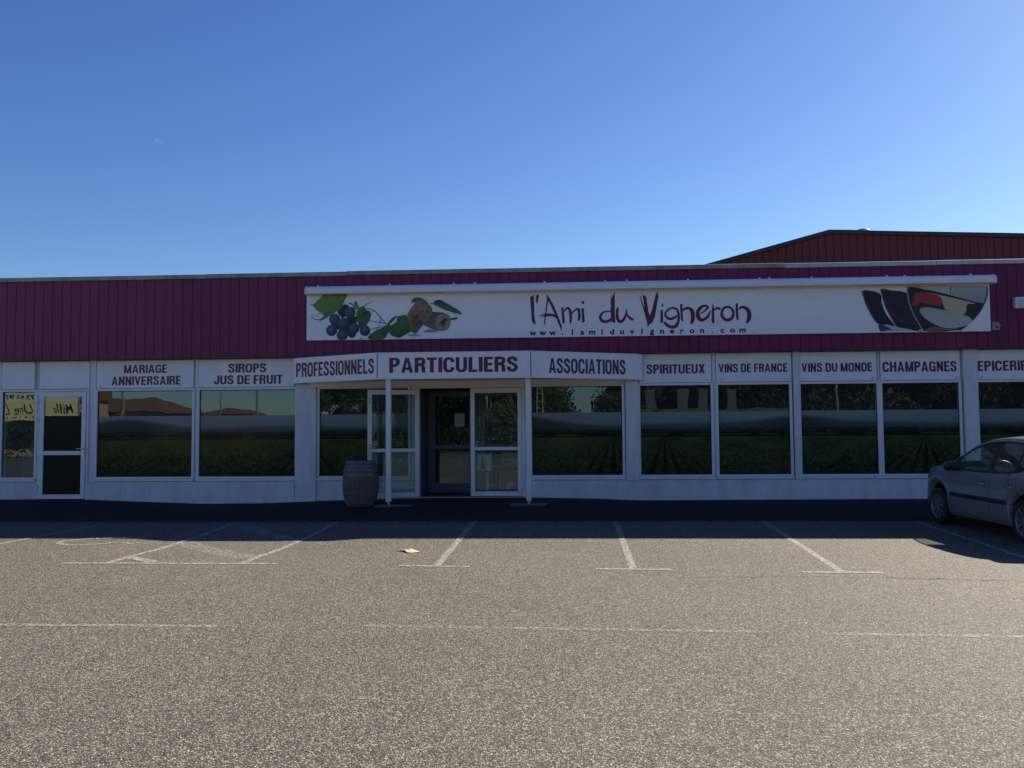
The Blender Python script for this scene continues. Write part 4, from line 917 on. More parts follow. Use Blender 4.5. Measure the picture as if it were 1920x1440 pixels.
b.add([(-2.485 + (p[0] - mx_) * ca - (p[1] - mz_) * sa, 17.7020, 3.877 + (p[0] - mx_) * sa + (p[1] - mz_) * ca) for p in tmp.v], tmp.f)
b.build("cork_year", M['black_vinyl'], sgn)

# housing above the sign
hd = thing("sign_housing", "long pale half round housing running along the top of the main sign", "housing", (1.66, 17.6, 4.48))
prof = [(17.72, 4.505), (17.56, 4.485), (17.525, 4.50), (17.515, 4.55), (17.53, 4.60), (17.57, 4.645), (17.63, 4.668), (17.80, 4.672), (17.80, 4.505)]
MB().prism_x(prof, -5.375, 8.70).build("housing_body", M['hood'], hd, bevel=0.006)
pe = [(17.80, 4.49), (17.56, 4.475), (17.515, 4.492), (17.503, 4.55), (17.52, 4.607), (17.565, 4.655), (17.63, 4.68), (17.80, 4.684)]
for x0, x1 in ((-5.39, -5.376), (8.701, 8.715)): MB().prism_x(pe, x0, x1).build("end_cap", M['hood'], hd)
for x in (-5.13, -3.6, -2.25, -1.8, -0.35, 0.9, 1.35, 2.6, 4.05, 4.25, 5.1, 6.6, 6.95, 8.25):
    MB().box(x - 0.018, x + 0.018, 17.60, 17.64, 4.664, 4.690).build("bracket", M['white'], hd)

lamp = thing("wall_floodlight", "square grey white floodlight box on the plum cladding at the right edge", "floodlight", (9.25, 17.78, 4.0))
MB().box(9.16, 9.36, 17.70, 17.80, 3.995, 4.215).build("lamp_body", M['hood'], lamp, bevel=0.008)
MB().box(9.18, 9.34, 17.692, 17.699, 4.015, 4.195).build("lamp_glass", mat("lamp_lens", (0.5, 0.52, 0.5), 0.2), lamp)
MB().box(9.13, 9.158, 17.74, 17.78, 4.02, 4.19).build("bracket", M['galv'], lamp)
jb = thing("junction_box", "small weathered junction box at the lower right corner of the main sign", "junction box", (8.76, 17.78, 3.56))
MB().box(8.69, 8.83, 17.71, 17.80, 3.555, 3.72).build("box_body", M['galv'], jb, bevel=0.006)
MB().lathe([(0.02, -0.02), (0.02, 0)], (8.775, 17.709, 3.615), 'y', 10).build("cable_gland", M['black'], jb)
MB().tube([(8.831, 17.75, 3.65), (8.875, 17.75, 3.65)], 0.016).build("conduit", M['galv'], jb)

# ------------------------------------------------------------------ barrel
bx, by = -4.05, 16.95
bg_ = gz(bx, by) + 0.006
brl = thing("wine_barrel", "weathered grey brown wooden barrel with metal hoops beside the open entrance door", "barrel", (bx, by, bg_))
def br(h): return 0.275 + 0.085 * (1 - ((h - 0.45) / 0.45) ** 2)
wood = mat("weathered_oak", (0.115, 0.092, 0.07), 0.8, noise=(7, 0.35, (2.5, 2.5, 0.3)), bump=(40, 0.004))
n = 26
vs, fs = [], []
hs = np.linspace(0, 0.9, 15)
ring = []
for k in range(n):
    a0 = 2 * PI * k / n
    ring += [(a0, 1.0), (a0 + 2 * PI / n * 0.86, 1.0), (a0 + 2 * PI / n * 0.93, 0.978)]
m_ = len(ring)
for h in hs:
    for a, s in ring: vs.append((bx + br(h) * s * math.cos(a), by + br(h) * s * math.sin(a), bg_ + h))
for i in range(len(hs) - 1):
    for k in range(m_): fs.append((i * m_ + k, i * m_ + (k + 1) % m_, (i + 1) * m_ + (k + 1) % m_, (i + 1) * m_ + k))
MB().add(vs, fs).build("staves", wood, brl)
MB().lathe([(0.255, 0.0), (0.255, 0.02)], (bx, by, bg_ + 0.855)).build("barrel_head", wood, brl)
hoop = mat("grey_hoop_steel", (0.115, 0.125, 0.14), 0.5, metal=0.35, noise=(9, 0.35, (1, 1, 3)))
for h0, h1 in ((0.845, 0.895), (0.775, 0.815), (0.705, 0.742), (0.60, 0.655), (0.255, 0.305), (0.155, 0.19), (0.06, 0.115)):
    MB().lathe([(br(h0) + 0.001, h0), (br(h0) + 0.005, h0 + 0.002), (br(h1) + 0.005, h1 - 0.002), (br(h1) + 0.001, h1)], (bx, by, bg_), n=48, cap=False).build("hoop", hoop, brl, smooth=False)

# scrap of cardboard on the asphalt
sv = [(-2.235, 11.42, 0.020), (-2.13, 11.44, 0.016), (-2.05, 11.41, 0.034), (-1.97, 11.36, 0.018), (-1.90, 11.27, 0.010), (-2.0, 11.19, 0.009), (-2.07, 11.22, 0.014), (-2.11, 11.33, 0.028)]
cz = sum(p[2] for p in sv) / 8
sc2 = [(p[0], p[1], p[2] - 0.004) for p in sv]
b = MB()
ct = [(-2.04, 11.31, 0.024), (-2.04, 11.31, 0.020)]
b.add(sv + [ct[0]], [(i, (i + 1) % 8, 8) for i in range(8)]).add(sc2 + [ct[1]], [((i + 1) % 8, i, 8) for i in range(8)]).add(sv + sc2, [(i, i + 8, (i + 1) % 8 + 8, (i + 1) % 8) for i in range(8)])
o = b.build("cardboard_scrap", mat("pale_cardboard", (0.52, 0.38, 0.22), 0.8, noise=(20, 0.1)))
tag(o, "crumpled pale tan scrap of cardboard lying on the sunlit asphalt", "litter")

# ------------------------------------------------------------------ taller hall behind
wh = thing("warehouse", "taller red brown metal clad hall rising behind the shop roof on the right", "warehouse", (14.0, 26.0, 0.1))
prof_x = [4.33, 8.06, 8.7, 9.4, 10.4, 13.77, 26.0]
prof_z = [6.56, 7.55, 7.53, 7.49, 7.45, 7.32, 6.9]
zt = lambda a: float(np.interp(a, [0.0] + prof_x, [5.40] + prof_z))
o = ribbed(0.0, 26.0, 26.0, lambda a: 4.885, zt, 0.235, 0.022, 0.045)
o.build("cladding", M['brown'], wh)
xs = [0.0] + prof_x
b = MB()
for a, c in zip(xs[:-1], xs[1:]):
    za, zc = zt(a), zt(c)
    b.add([(a, 25.93, za - 0.10), (c, 25.93, zc - 0.10), (c, 25.93, zc + 0.02), (a, 25.93, za + 0.02), (a, 26.12, za - 0.10), (c, 26.12, zc - 0.10), (c, 26.12, zc + 0.02), (a, 26.12, za + 0.02)],
          [(0, 1, 2, 3), (5, 4, 7, 6), (3, 2, 6, 7), (4, 5, 1, 0)])
b.build("verge_trim", M['brown_trim'], wh)
b = MB()
for a, c in zip(xs[:-1], xs[1:]):
    b.add([(a, 26.1, zt(a)), (c, 26.1, zt(c)), (c, 33.5, zt(c) - 0.4), (a, 33.5, zt(a) - 0.4)], [(0, 1, 2, 3)])
b.build("roof", M['roofing'], wh)
MB().add([(0, 33.5, 4.885), (26, 33.5, 4.885), (26, 33.5, 6.5), (10.4, 33.5, 7.05), (8.06, 33.5, 7.15), (0, 33.5, 5.0)], [(0, 1, 2, 3, 4, 5)]).build("rear_wall", M['brown'], wh)
vt = thing("roof_vent", "small pale mushroom shaped vent cap on the red brown hall roof", "roof vent", (9.27, 26.6, 7.4))
MB().lathe([(0.03, 0), (0.03, 0.27)], (9.30, 26.6, 7.42), n=10).build("vent_pipe", M['galv'], vt)
MB().lathe([(0.215, 0.0), (0.21, 0.012), (0.14, 0.045), (0.06, 0.068), (0.005, 0.075)], (9.28, 26.6, 7.66), n=20).build("vent_cap", M['steel'], vt, smooth=True)

# short vapour trail high in the sky
def skypt(px, py, d):
    return Vector(cam.location) + (fw + r2 * px - u2 * py).normalized() * d
ct_ = MB()
a, c = skypt(-0.4195, -0.2875, 9000), skypt(-0.4057, -0.2809, 9000)
ct_.tube([a, a.lerp(c, 0.3), a.lerp(c, 0.7), c], [3, 9, 8, 2], 8)
o = ct_.build("vapour_trail", None)
vm = bpy.data.materials.new("thin_vapour"); vm.use_nodes = True
nn, ll = vm.node_tree.nodes, vm.node_tree.links
tr_ = nn.new("ShaderNodeBsdfTransparent"); mx2 = nn.new("ShaderNodeMixShader"); mx2.inputs[0].default_value = 0.12
nn["Principled BSDF"].inputs["Base Color"].default_value = (0.9, 0.9, 0.9, 1)
ll.new(tr_.outputs[0], mx2.inputs[1]); ll.new(nn["Principled BSDF"].outputs[0], mx2.inputs[2]); ll.new(mx2.outputs[0], nn["Material Output"].inputs["Surface"])
o.data.materials.append(vm)
o["kind"] = "structure"

# ------------------------------------------------------------------ parked car
CX, NOSE = 7.08, 15.47
CAR = Matrix.Translation((CX, 13.45, 0)) @ Matrix.Rotation(math.radians(1.5), 4, 'Z') @ Matrix.Translation((-CX, -13.45, 0))
car = thing("parked_car", "silver grey five door hatchback parked nose towards the shop at the right edge", "car", (CX, 13.45, 0.0))
paint = mat("silver_grey_car_paint", (0.205, 0.212, 0.236), 0.27, metal=0.25, coat=0.6, noise=(400, 0.04))
cglass = glass_mat("tinted_car_glass", 0.06, (0.74, 0.81, 0.76), (0.9, 1, 0.95))
trim = M['black']
M['tail'] = mat('red_tail_lens', (0.25, 0.012, 0.012), 0.15)
M['mirror_face'] = mat('dark_mirror_face', (0.12, 0.13, 0.15), 0.06, metal=1.0)
def ip(t, pts): return float(np.interp(t, [p[0] for p in pts], [p[1] for p in pts]))
def sm(pts, k=6):
    q = smooth(pts, k)
    return [tuple(p) for p in q]
ZT = sm([(-.01, .56), (.02, .66), (.15, .80), (.38, .91), (.7, .985), (0.95, 1.015), (1.12, 1.05), (1.45, 1.225), (1.85, 1.395), (2.2, 1.458), (2.65, 1.478), (3.15, 1.462), (3.5, 1.425), (3.72, 1.37), (3.85, 1.21), (3.95, 1.0), (4.0, .86), (4.04, .58)])
ZB = sm([(-.01, .50), (.05, .60), (.2, .77), (.45, .89), (.8, .955), (1.2, .965), (1.45, .935), (2.0, .925), (2.7, .935), (3.2, .965), (3.5, 1.05), (3.7, 1.06), (3.88, 1.0), (4.0, .8), (4.04, .52)])
ZW = sm([(-.01, .52), (.05, .62), (.2, .785), (.45, .90), (.8, .97), (1.1, .99), (1.22, .985), (1.5, 1.145), (1.85, 1.295), (2.2, 1.36), (2.65, 1.378), (3.05, 1.345), (3.3, 1.27), (3.45, 1.15), (3.7, 1.2), (3.85, 1.1), (3.97, .9), (4.04, .55)])
WW = sm([(-.01, .40), (.04, .60), (.15, .725), (.35, .81), (.6, .848), (1.0, .864), (2, .872), (3, .868), (3.5, .845), (3.8, .79), (3.97, .69), (4.04, .56)])
WR = sm([(-.01, .36), (.04, .52), (.15, .63), (.35, .71), (.7, .765), (1.1, .80), (1.22, .80), (1.5, .73), (1.85, .665), (2.2, .63), (2.75, .61), (3.2, .605), (3.5, .61), (3.8, .62), (3.97, .6), (4.04, .5)])
FA, RA, WRAD = 0.80, 3.34, 0.302
def zbot(t):
    z = 0.20 + 0.05 * max(0, 0.25 - t) / 0.25 + 0.08 * max(0, t - 3.7) / 0.3
    for a in (FA, RA):
        d = abs(t - a)
        if d < 0.375: z = max(z, 0.30 + math.sqrt(0.375 ** 2 - d * d))
    return z
def arch_flare(t):
    f = 0
    for a in (FA, RA):
        d = abs(t - a)
        if d < 0.5: f = max(f, 0.012 * (1 - (d / 0.5) ** 2))
    return f
ts = sorted(set([round(x, 4) for x in list(np.arange(0.0, 4.035, 0.035)) + [FA - .375, FA + .375, RA - .375, RA + .375, 1.22, 2.40, 2.53, 3.46, 1.15, 1.96]]))
rows = []
for t in ts:
    zt_, zb, zw, w, wr = ip(t, ZT), ip(t, ZB), ip(t, ZW), ip(t, WW), ip(t, WR)
    zw = min(max(zw, zb + 0.012), zt_ - 0.02)
    zo = min(zbot(t), zb - 0.08)
    w += arch_flare(t)
    lp = lambda a: zo + (zb - zo) * a
    A = [(w - .07, zo), (w - .035, lp(.06)), (w - .005, lp(.28)), (w, lp(.5)), (w - .006, lp(.72)), (w - .022, lp(.9)), (w - .048, zb)]
    G = [(w - .048 + (wr - w + .048) * s - 0.012 * 0 + 0.02 * math.sin(PI * s), zb + (zw - zb) * s) for s in (.33, .67, 1.0)]
    Hh = [(wr - .025, zw + (zt_ - zw) * .45), (wr - .085, zw + (zt_ - zw) * .62), (wr * .6, zt_ - (zt_ - zw) * .19), (wr * .3, zt_ - (zt_ - zw) * .05), (0, zt_)]
    rows.append(A + G + Hh)
n = len(rows[0])
NA = 7
groups = {k: [] for k in ('body', 'side', 'front', 'rear', 'pillar', 'light', 'tail')}
def V(i, j, s): 
    x, z = rows[i][j]
    return (CX - x * s, NOSE - ts[i], z)
for i in range(len(ts) - 1):
    tm = (ts[i] + ts[i + 1]) / 2
    for j in range(n - 1):
        g = 'body'
        if NA - 1 <= j < NA + 2 and 1.22 < tm < 3.46: g = 'pillar' if 2.40 < tm < 2.53 else 'side'
        elif j >= NA + 3 and 1.15 < tm < 1.96: g = 'front'
        elif j >= NA + 3 and 3.73 < tm < 3.94: g = 'rear'
        elif 3 <= j < NA + 1 and 0.07 < tm < 0.46: g = 'light'
        elif 4 <= j < NA + 1 and 3.70 < tm < 3.95: g = 'tail'
        for s in (1, -1):
            q = [V(i, j, s), V(i + 1, j, s), V(i + 1, j + 1, s), V(i, j + 1, s)]
            groups[g].append((s, q if s == -1 else q[::-1]))
def emit(qs, name, m, parent, smooth_=True):
    b = MB(CAR)
    key = {}
    for s, q in qs:
        ids = []
        for p in q:
            k = tuple(round(c, 5) for c in p)
            if k not in key:
                key[k] = len(b.v); b.v.append(p)
            if key[k] not in ids: ids.append(key[k])
        if len(ids) > 2: b.f.append(tuple(ids))
    return b.build(name, m, parent, smooth=smooth_)
for i, flip in ((0, False), (len(ts) - 1, True)):      # nose and tail faces
    for j in range(n - 1):
        q = [V(i, j, 1), V(i, j, -1), V(i, j + 1, -1), V(i, j + 1, 1)]
        groups['body'].append((1, q[::-1] if flip else q))
emit(groups['body'], "body", paint, car)
emit(groups['pillar'], "door_pillar", trim, car)
for s in (1, -1):
    emit([g for g in groups['side'] if g[0] == s and g[1][0][1] > NOSE - 2.45], "side_window", cglass, car)
    emit([g for g in groups['side'] if g[0] == s and g[1][0][1] <= NOSE - 2.45], "side_window", cglass, car)
    emit([g for g in groups['light'] if g[0] == s], "headlight", mat("headlight_lens", (0.35, 0.36, 0.38), 0.1, metal=0.4), car)
emit(groups['front'], "windscreen", cglass, car)
emit(groups['rear'], "rear_window", cglass, car)
def side_pt(t, z, s, out=0.0):
    i = min(range(len(ts)), key=lambda k: abs(ts[k] - t))
    r = rows[i]
    zs = [p[1] for p in r[:NA + 3]]; xs_ = [p[0] for p in r[:NA + 3]]
    return (CX - (float(np.interp(z, zs, xs_)) + out) * s, NOSE - t, z)
for s in (1, -1):
    # window surround, sill line, seams, strip, handles, mirror
    b = MB(CAR)
    low = [side_pt(t, ip(t, ZB) + 0.006, s, 0.004) for t in np.arange(1.22, 3.47, 0.06)]
    b.tube(low, 0.011, 6)
    up = []
    for t in np.arange(1.22, 3.47, 0.05):
        i = min(range(len(ts)), key=lambda k: abs(ts[k] - t)); p = rows[i][NA + 2]
        up.append((CX - (p[0] + 0.003) * s, NOSE - t, p[1]))
    b.tube(up, 0.012, 6)
    b.tube([side_pt(1.50, z, s, 0.003) for z in (0.935, 1.0, 1.06, 1.13)], 0.012, 6)
    b.tube([side_pt(3.10, z, s, 0.002) for z in (0.965, 1.1, 1.2, 1.33)], 0.012, 6)
    b.build("window_seal", trim, car)
    b = MB(CAR)
    for t in (1.25, 2.46, 3.2):
        lo = 0.24 if t < 3 else 0.66
        b.tube([side_pt(t + (0.0 if t < 3 else -0.05 * (z - 0.66)), z, s, -0.0015) for z in np.linspace(lo, 0.90, 9)], 0.0045, 5)
    b.tube([side_pt(t, 0.245, s, -0.001) for t in np.linspace(1.25, 2.95, 12)], 0.004, 5)
    b.tube([side_pt(2.95, 0.245, s, -0.001), side_pt(3.0, 0.45, s, -0.001), side_pt(3.08, 0.6, s, -0.001), side_pt(3.2, 0.68, s, -0.001)], 0.004, 5)
    b.build("door_seam", M['rubber'], car)
    b = MB(CAR)
    P = [side_pt(t, 0.535 - 0.004 * (t - 1.3), s, 0.006) for t in np.linspace(1.30, 3.05, 16)]
    vs, fs = [], []
    for p in P: vs += [(p[0] + 0.004 * s, p[1], p[2] - 0.034), (p[0] - 0.008 * s, p[1], p[2] - 0.024), (p[0] - 0.008 * s, p[1], p[2] + 0.024), (p[0] + 0.004 * s, p[1], p[2] + 0.034)]
    for k in range(len(P) - 1):
        for q in range(3): fs.append((4 * k + q, 4 * k + q + 1, 4 * k + q + 5, 4 * k + q + 4))
    fs += [(0, 1, 2, 3), tuple(range(4 * len(P) - 1, 4 * len(P) - 5, -1))]
    b.add(vs, fs).build("rub_strip", trim, car)
    for t in (2.28, 3.03):
        b = MB(CAR)
        b.tube([side_pt(t - 0.08, 0.765, s, 0.0), side_pt(t - 0.06, 0.768, s, 0.026), side_pt(t, 0.765, s, 0.034), side_pt(t + 0.07, 0.757, s, 0.028), side_pt(t + 0.09, 0.752, s, 0.0)], [0.012, 0.016, 0.017, 0.018, 0.014], 8)
        h = b.build("door_handle", paint, car, smooth=True)
        MB(CAR).lathe([(0.001, -0.001), (0.042, 0.0), (0.042, 0.003), (0.001, 0.0035)], side_pt(t + 0.0, 0.76, s, 0.0), 'x', 14).build("handle_recess", trim, h)
    mp = side_pt(1.53, 0.95, s, 0.0)
    mz = 0.985
    b = MB(CAR)
    v, f = [], []
    R, S_ = 10, 14
    for i in range(R + 1):
        a = PI * i / R
        for k in range(S_):
            c = 2 * PI * k / S_
            x = math.sin(a) * math.cos(c); z = math.sin(a) * math.sin(c); y = math.cos(a)
            v.append((mp[0] - s * 0.135 + x * 0.115, mp[1] + 0.01 + y * (0.085 if y > 0 else 0.03), mz + z * 0.082))
    for i in range(R):
        for k in range(S_): f.append((i * S_ + k, i * S_ + (k + 1) % S_, (i + 1) * S_ + (k + 1) % S_, (i + 1) * S_ + k))
    b.add(v, f)
    m_o = b.build("wing_mirror", trim, car, smooth=True)
    MB(CAR).tube([(mp[0] + s * 0.03, mp[1], 0.94), (mp[0] - s * 0.08, mp[1] + 0.01, 0.945)], [0.03, 0.035], 8).build("mirror_arm", trim, m_o)
    v2 = [(p[0], p[1] + 0.004, p[2] + 0.006) for p in v if True]
    b = MB(CAR)
    b.v = [((q[0] - (mp[0] - s * .135)) * 1.03 + mp[0] - s * .135, q[1] + 0.006, (q[2] - mz) * 1.04 + mz) for q in v]
    b.f = [g for g in f if all(b.v[i][2] > mz + 0.012 and b.v[i][1] > mp[1] - 0.005 for i in g)]
    b.build("mirror_cap", paint, m_o, smooth=True)
    MB(CAR).lathe([(0.001, -0.001), (0.068, 0.0), (0.066, 0.002), (0.001, 0.0025)], (mp[0] - s * 0.135, mp[1] - 0.0225, mz), 'y', 18).build("mirror_glass", M['mirror_face'], m_o)
    emit([g for g in groups['tail'] if g[0] == s], "tail_light", M['tail'], car)
MB(CAR).box(CX - .26, CX + .26, NOSE - 4.065, NOSE - 4.045, 0.40, 0.51).build("number_plate", M['paper'], car)
MB(CAR).box(CX - .60, CX + .60, NOSE - 4.06, NOSE - 3.90, 0.29, 0.36).build("bumper_strip", trim, car, bevel=.01)
# wheels
rim_m = mat("painted_alloy", (0.17, 0.175, 0.18), 0.45, metal=0.4)
for t in (FA, RA):
    for s in (1, -1):
        yc = NOSE - t
        xo = CX - s * 0.862
        tyre = [(0.205, 0.0), (0.24, -0.004), (0.285, 0.004), (0.300, 0.022), (WRAD, 0.05), (WRAD, 0.15), (0.298, 0.178), (0.28, 0.195), (0.2, 0.195)]
        b = MB(CAR).lathe([(r, h * s) for r, h in tyre], (xo, yc, WRAD + 0.002), 'x', 40, cap=False)
        w = b.build("wheel", M['rubber'], car, smooth=True)
        MB(CAR).lathe([(0.001, 0.10 * s), (0.20, 0.10 * s), (0.20, 0.07 * s)], (xo, yc, WRAD + .002), 'x', 32, cap=False).build("brake_disc", trim, w)
        b = MB(CAR).lathe([(0.192, 0.06 * s), (0.208, 0.004 * s), (0.200, -0.004 * s), (0.188, 0.010 * s), (0.18, 0.06 * s)], (xo, yc, WRAD + .002), 'x', 36, cap=False)
        b.lathe([(0.001, 0.002 * s), (0.03, 0.002 * s), (0.048, 0.016 * s), (0.05, 0.05 * s)], (xo, yc, WRAD + .002), 'x', 20, cap=False)
        for k in range(9):
            a = 2 * PI * k / 9 + 0.2
            q = []
            for r, hw in ((0.04, .016), (0.12, .017), (0.192, .024)):
                for sg in (-1, 1):
                    q.append((r * math.cos(a) - sg * hw * math.sin(a), r * math.sin(a) + sg * hw * math.cos(a)))
            vv = [(xo + 0.012 * s - 0.004 * s * (1 if i < 2 else 0), yc + p, WRAD + .002 + z_) for i, (p, z_) in enumerate(q)] + [(xo + 0.035 * s, yc + p, WRAD + .002 + z_) for p, z_ in q]
            b.add(vv, [(0, 1, 3, 2), (2, 3, 5, 4), (0, 2, 8, 6), (2, 4, 10, 8), (1, 7, 9, 3), (3, 9, 11, 5)])
        b.build("rim", rim_m, w)
# wheel housings, floor, interior
b = MB(CAR)
for t in (FA, RA):
    for s in (1, -1):
        yc = NOSE - t
        vs, fs = [], []
        for k in range(13):
            a = PI * k / 12
            for x in (0.80, 0.52): vs.append((CX - s * x, yc + 0.385 * math.cos(a), 0.30 + 0.385 * math.sin(a)))
        for k in range(12): fs.append((2 * k, 2 * k + 1, 2 * k + 3, 2 * k + 2))
        fs.append(tuple(2 * k + 1 for k in range(13)))
        b.add(vs, fs)
b.box(CX - .78, CX + .78, NOSE - 2.92, NOSE - 1.22, 0.19, 0.24).box(CX - .5, CX + .5, NOSE - 3.9, NOSE - .2, 0.21, 0.28)
b.build("underbody", trim, car)
cloth = mat("dark_seat_cloth", (0.02, 0.02, 0.023), 0.85, noise=(30, 0.2))
for sx in (-0.36, 0.36):
    b = MB(CAR)
    y = NOSE - 2.45
    b.box(CX + sx - .24, CX + sx + .24, y - .05, y + .50, 0.42, 0.58)
    b.add([(CX + sx + dx * w_, y + yy, z) for (yy, z, w_) in ((-.02, .5, .25), (-.16, .5, .25), (-.22, 1.06, .21), (-.12, 1.08, .20)) for dx in (-1, 1)], [(0, 1, 7, 6), (2, 4, 5, 3), (0, 6, 4, 2), (1, 3, 5, 7), (6, 7, 5, 4)])
    b.box(CX + sx - .13, CX + sx + .13, y - .24, y - .14, 1.12, 1.30).box(CX + sx - .05, CX + sx + .05, y - .2, y - .17, 1.06, 1.12)
    b.build("seat", cloth, car, bevel=0.04)
b = MB(CAR)
y = NOSE - 3.35
b.box(CX - .62, CX + .62, y - .1, y + .42, 0.42, 0.56)
b.add([(CX + dx * .62, y + yy, z) for (yy, z) in ((-.02, .5), (-.16, .5), (-.26, 1.02), (-.14, 1.04)) for dx in (-1, 1)], [(0, 1, 7, 6), (2, 4, 5, 3), (0, 6, 4, 2), (1, 3, 5, 7), (6, 7, 5, 4)])
for sx in (-.36, .36): b.box(CX + sx - .13, CX + sx + .13, y - .27, y - .18, 1.04, 1.20)
b.build("rear_seat", cloth, car, bevel=0.03)
b = MB(CAR).prism_x([(NOSE - 1.2, .6), (NOSE - 1.2, .96), (NOSE - 1.45, .975), (NOSE - 1.72, .93), (NOSE - 1.75, .6)], CX - .74, CX + .74)
b.build("dashboard", trim, car, bevel=0.02)
b = MB(CAR)
ring_ = [(CX - .36 + .185 * math.cos(a), NOSE - 1.86 - .06 * math.sin(a), .90 + .175 * math.sin(a)) for a in np.linspace(0, 2 * PI, 25)]
b.tube(ring_, 0.015, 8)
b.tube([(CX - .36, NOSE - 1.75, .86), (CX - .36, NOSE - 1.86, .90)], 0.04, 8).tube([ring_[0], ring_[12]], 0.012, 6)
b.build("steering_wheel", trim, car)

# ------------------------------------------------------------------ the other side of the car park, seen in the glass
rr = random.Random(21)
def tree_meshes(seed, h, w, trunk_h, nleaf, leaf):
    r = random.Random(seed)
    tb = MB()
    tb.tube([(0, 0, 0), (0.05, 0.02, trunk_h * .5), (0.0, 0.05, trunk_h), (0.1, 0, h * .7)], [0.03 * h, 0.024 * h, 0.02 * h, 0.008 * h], 8)
    cl = []
    for k in range(16):
        a = r.uniform(0, 2 * PI); rad = w * r.uniform(0.15, 0.95) ; z = trunk_h * .9 + (h - trunk_h) * r.random()
        rad *= (1.0 - 0.55 * max(0, (z - trunk_h) / (h - trunk_h)) ** 2)
        c = (rad * math.cos(a), rad * math.sin(a), z)
        cl.append((c, r.uniform(0.28, 0.5) * w))
        if k < 9: tb.tube([(0, 0, trunk_h * r.uniform(.7, 1)), (c[0] * .5, c[1] * .5, (trunk_h + z) / 2 + .2), c], [0.012 * h, 0.007 * h, 0.003 * h], 5)
    v, f, cs = [], [], []
    for k in range(nleaf):
        c, R = cl[r.randrange(len(cl))]
        d = Vector((r.gauss(0, 1), r.gauss(0, 1), r.gauss(0, .8))).normalized() * R * r.random() ** .4
        p = Vector(c) + d
        a = Vector((r.gauss(0, 1), r.gauss(0, 1), r.gauss(0, .6))).normalized()
        u_ = a.orthogonal().normalized(); w_ = a.cross(u_)
        s = leaf * r.uniform(.6, 1.4)
        i = len(v)
        v += [p - u_ * s, p - w_ * s * .55, p + u_ * s, p + w_ * s * .55]
        f.append((i, i + 1, i + 2, i + 3))
    cb = MB(); cb.v = [tuple(p) for p in v]; cb.f = f
    return tb, cb
bark = mat("tree_bark", (0.10, 0.075, 0.05), 0.9, noise=(6, 0.3))
leafm = [mat("dark_leaves", (0.026, 0.042, 0.015), 0.7, spec=0.2, noise=(0.9, 0.45)), mat("olive_leaves", (0.040, 0.054, 0.018), 0.7, spec=0.2, noise=(0.9, 0.4))]
tree_kinds = []
for k, (h, w, th) in enumerate(((9.5, 4.0, 2.2), (7.5, 3.2, 1.4), (11.0, 4.4, 2.8))):
    tb, cb = tree_meshes(40 + k, h, w, th, 11000, 0.13)
    tree_kinds.append((tb, cb, k))
protos = {}
def plant_tree(kind, x, y, s, label):
    t = thing("broadleaf_tree", label, "tree", (x, y, 0), "broadleaf trees across the road")
    if kind not in protos:
        tb, cb, k = tree_kinds[kind]
        a = tb.build("trunk", bark, smooth=True); c = cb.build("crown", leafm[k % 2])
        protos[kind] = (a.data, c.data)
        a.parent = t; c.parent = t
    else:
        for nm, d_ in zip(("trunk", "crown"), protos[kind]):
            o_ = bpy.data.objects.new(nm, d_); scene.collection.objects.link(o_); o_.parent = t
    t.scale = (s, s, s)
    t.rotation_euler = (0, 0, rr.uniform(0, 6))
tl = "dark leafy tree across the road mirrored in the shop glass"
for i, (k, x, y, s) in enumerate(((1, -18.6, -31, .72), (0, -15.2, -29, .85), (2, -11.2, -31, .95), (0, -6.8, -29, 1.0), (1, -3.2, -27, 1.05), (2, -1.6, -33, .9), (1, 5.3, -30, .95), (0, 8.8, -33, 1.05), (2, 13.2, -31, 1.0), (0, 17.6, -29, 1.1), (1, 21.2, -27, 1.2), (2, 25.5, -31, 1.0), (0, 30.5, -29, 1.1), (1, 35, -28, 1.3))):
    plant_tree(k, x, y, s, tl)
# hedge below the trees
def leaf_mass(seed, n, xr, yc, ysd, top, sz):
    r = random.Random(seed)
    b = MB()
    for k in range(n):
        x = r.uniform(*xr); z = top(x) * r.random() ** .6
        a = Vector((r.gauss(0, 1), r.gauss(0, 1), r.gauss(0, .7))).normalized(); u_ = a.orthogonal().normalized(); w_ = a.cross(u_); s = r.uniform(*sz)
        p = Vector((x, yc + r.gauss(0, ysd), z)); i = len(b.v)
        b.v += [tuple(p - u_ * s), tuple(p - w_ * s * .6), tuple(p + u_ * s), tuple(p + w_ * s * .6)]; b.f.append((i, i + 1, i + 2, i + 3))
    return b
hb = leaf_mass(3, 12000, (-20, 38), -23.5, .45, lambda x: 1.9 + .5 * math.sin(x * .8) + .3 * math.sin(x * 2.1), (.08, .18))
tag(hb.build("hedge", leafm[0]), "long dark hedge across the road mirrored in the shop glass", "hedge")
hb = leaf_mass(9, 6000, (-48, -28), -19.4, .3, lambda x: 2.3 + .15 * math.sin(x * 1.8), (.06, .14))
tag(hb.build("hedge", leafm[0]), "low dark hedge below the yellow banner mirrored in the leftmost window", "hedge")
o = leaf_mass(5, 16000, (4.0, 60), -37, 1.0, lambda x: 7 + 1.2 * math.sin(x * .5) + .8 * math.sin(x * 1.3), (.2, .45)).build("far_trees", leafm[0])
o["kind"] = "stuff"
o = leaf_mass(6, 7000, (-16, -0.6), -37, 1.0, lambda x: 6.4 + .8 * math.sin(x * .7) + .8 * math.sin(x * 1.7), (.2, .45)).build("far_trees", leafm[0])
o["kind"] = "stuff"
sheet("grass_verge", [-120, -60, -20, 20, 60, 120], [-60, -40, -30, -22, -19.6], 0.012, mat("dry_grass", (0.06, 0.07, 0.025), 0.9, noise=(3, 0.4)))

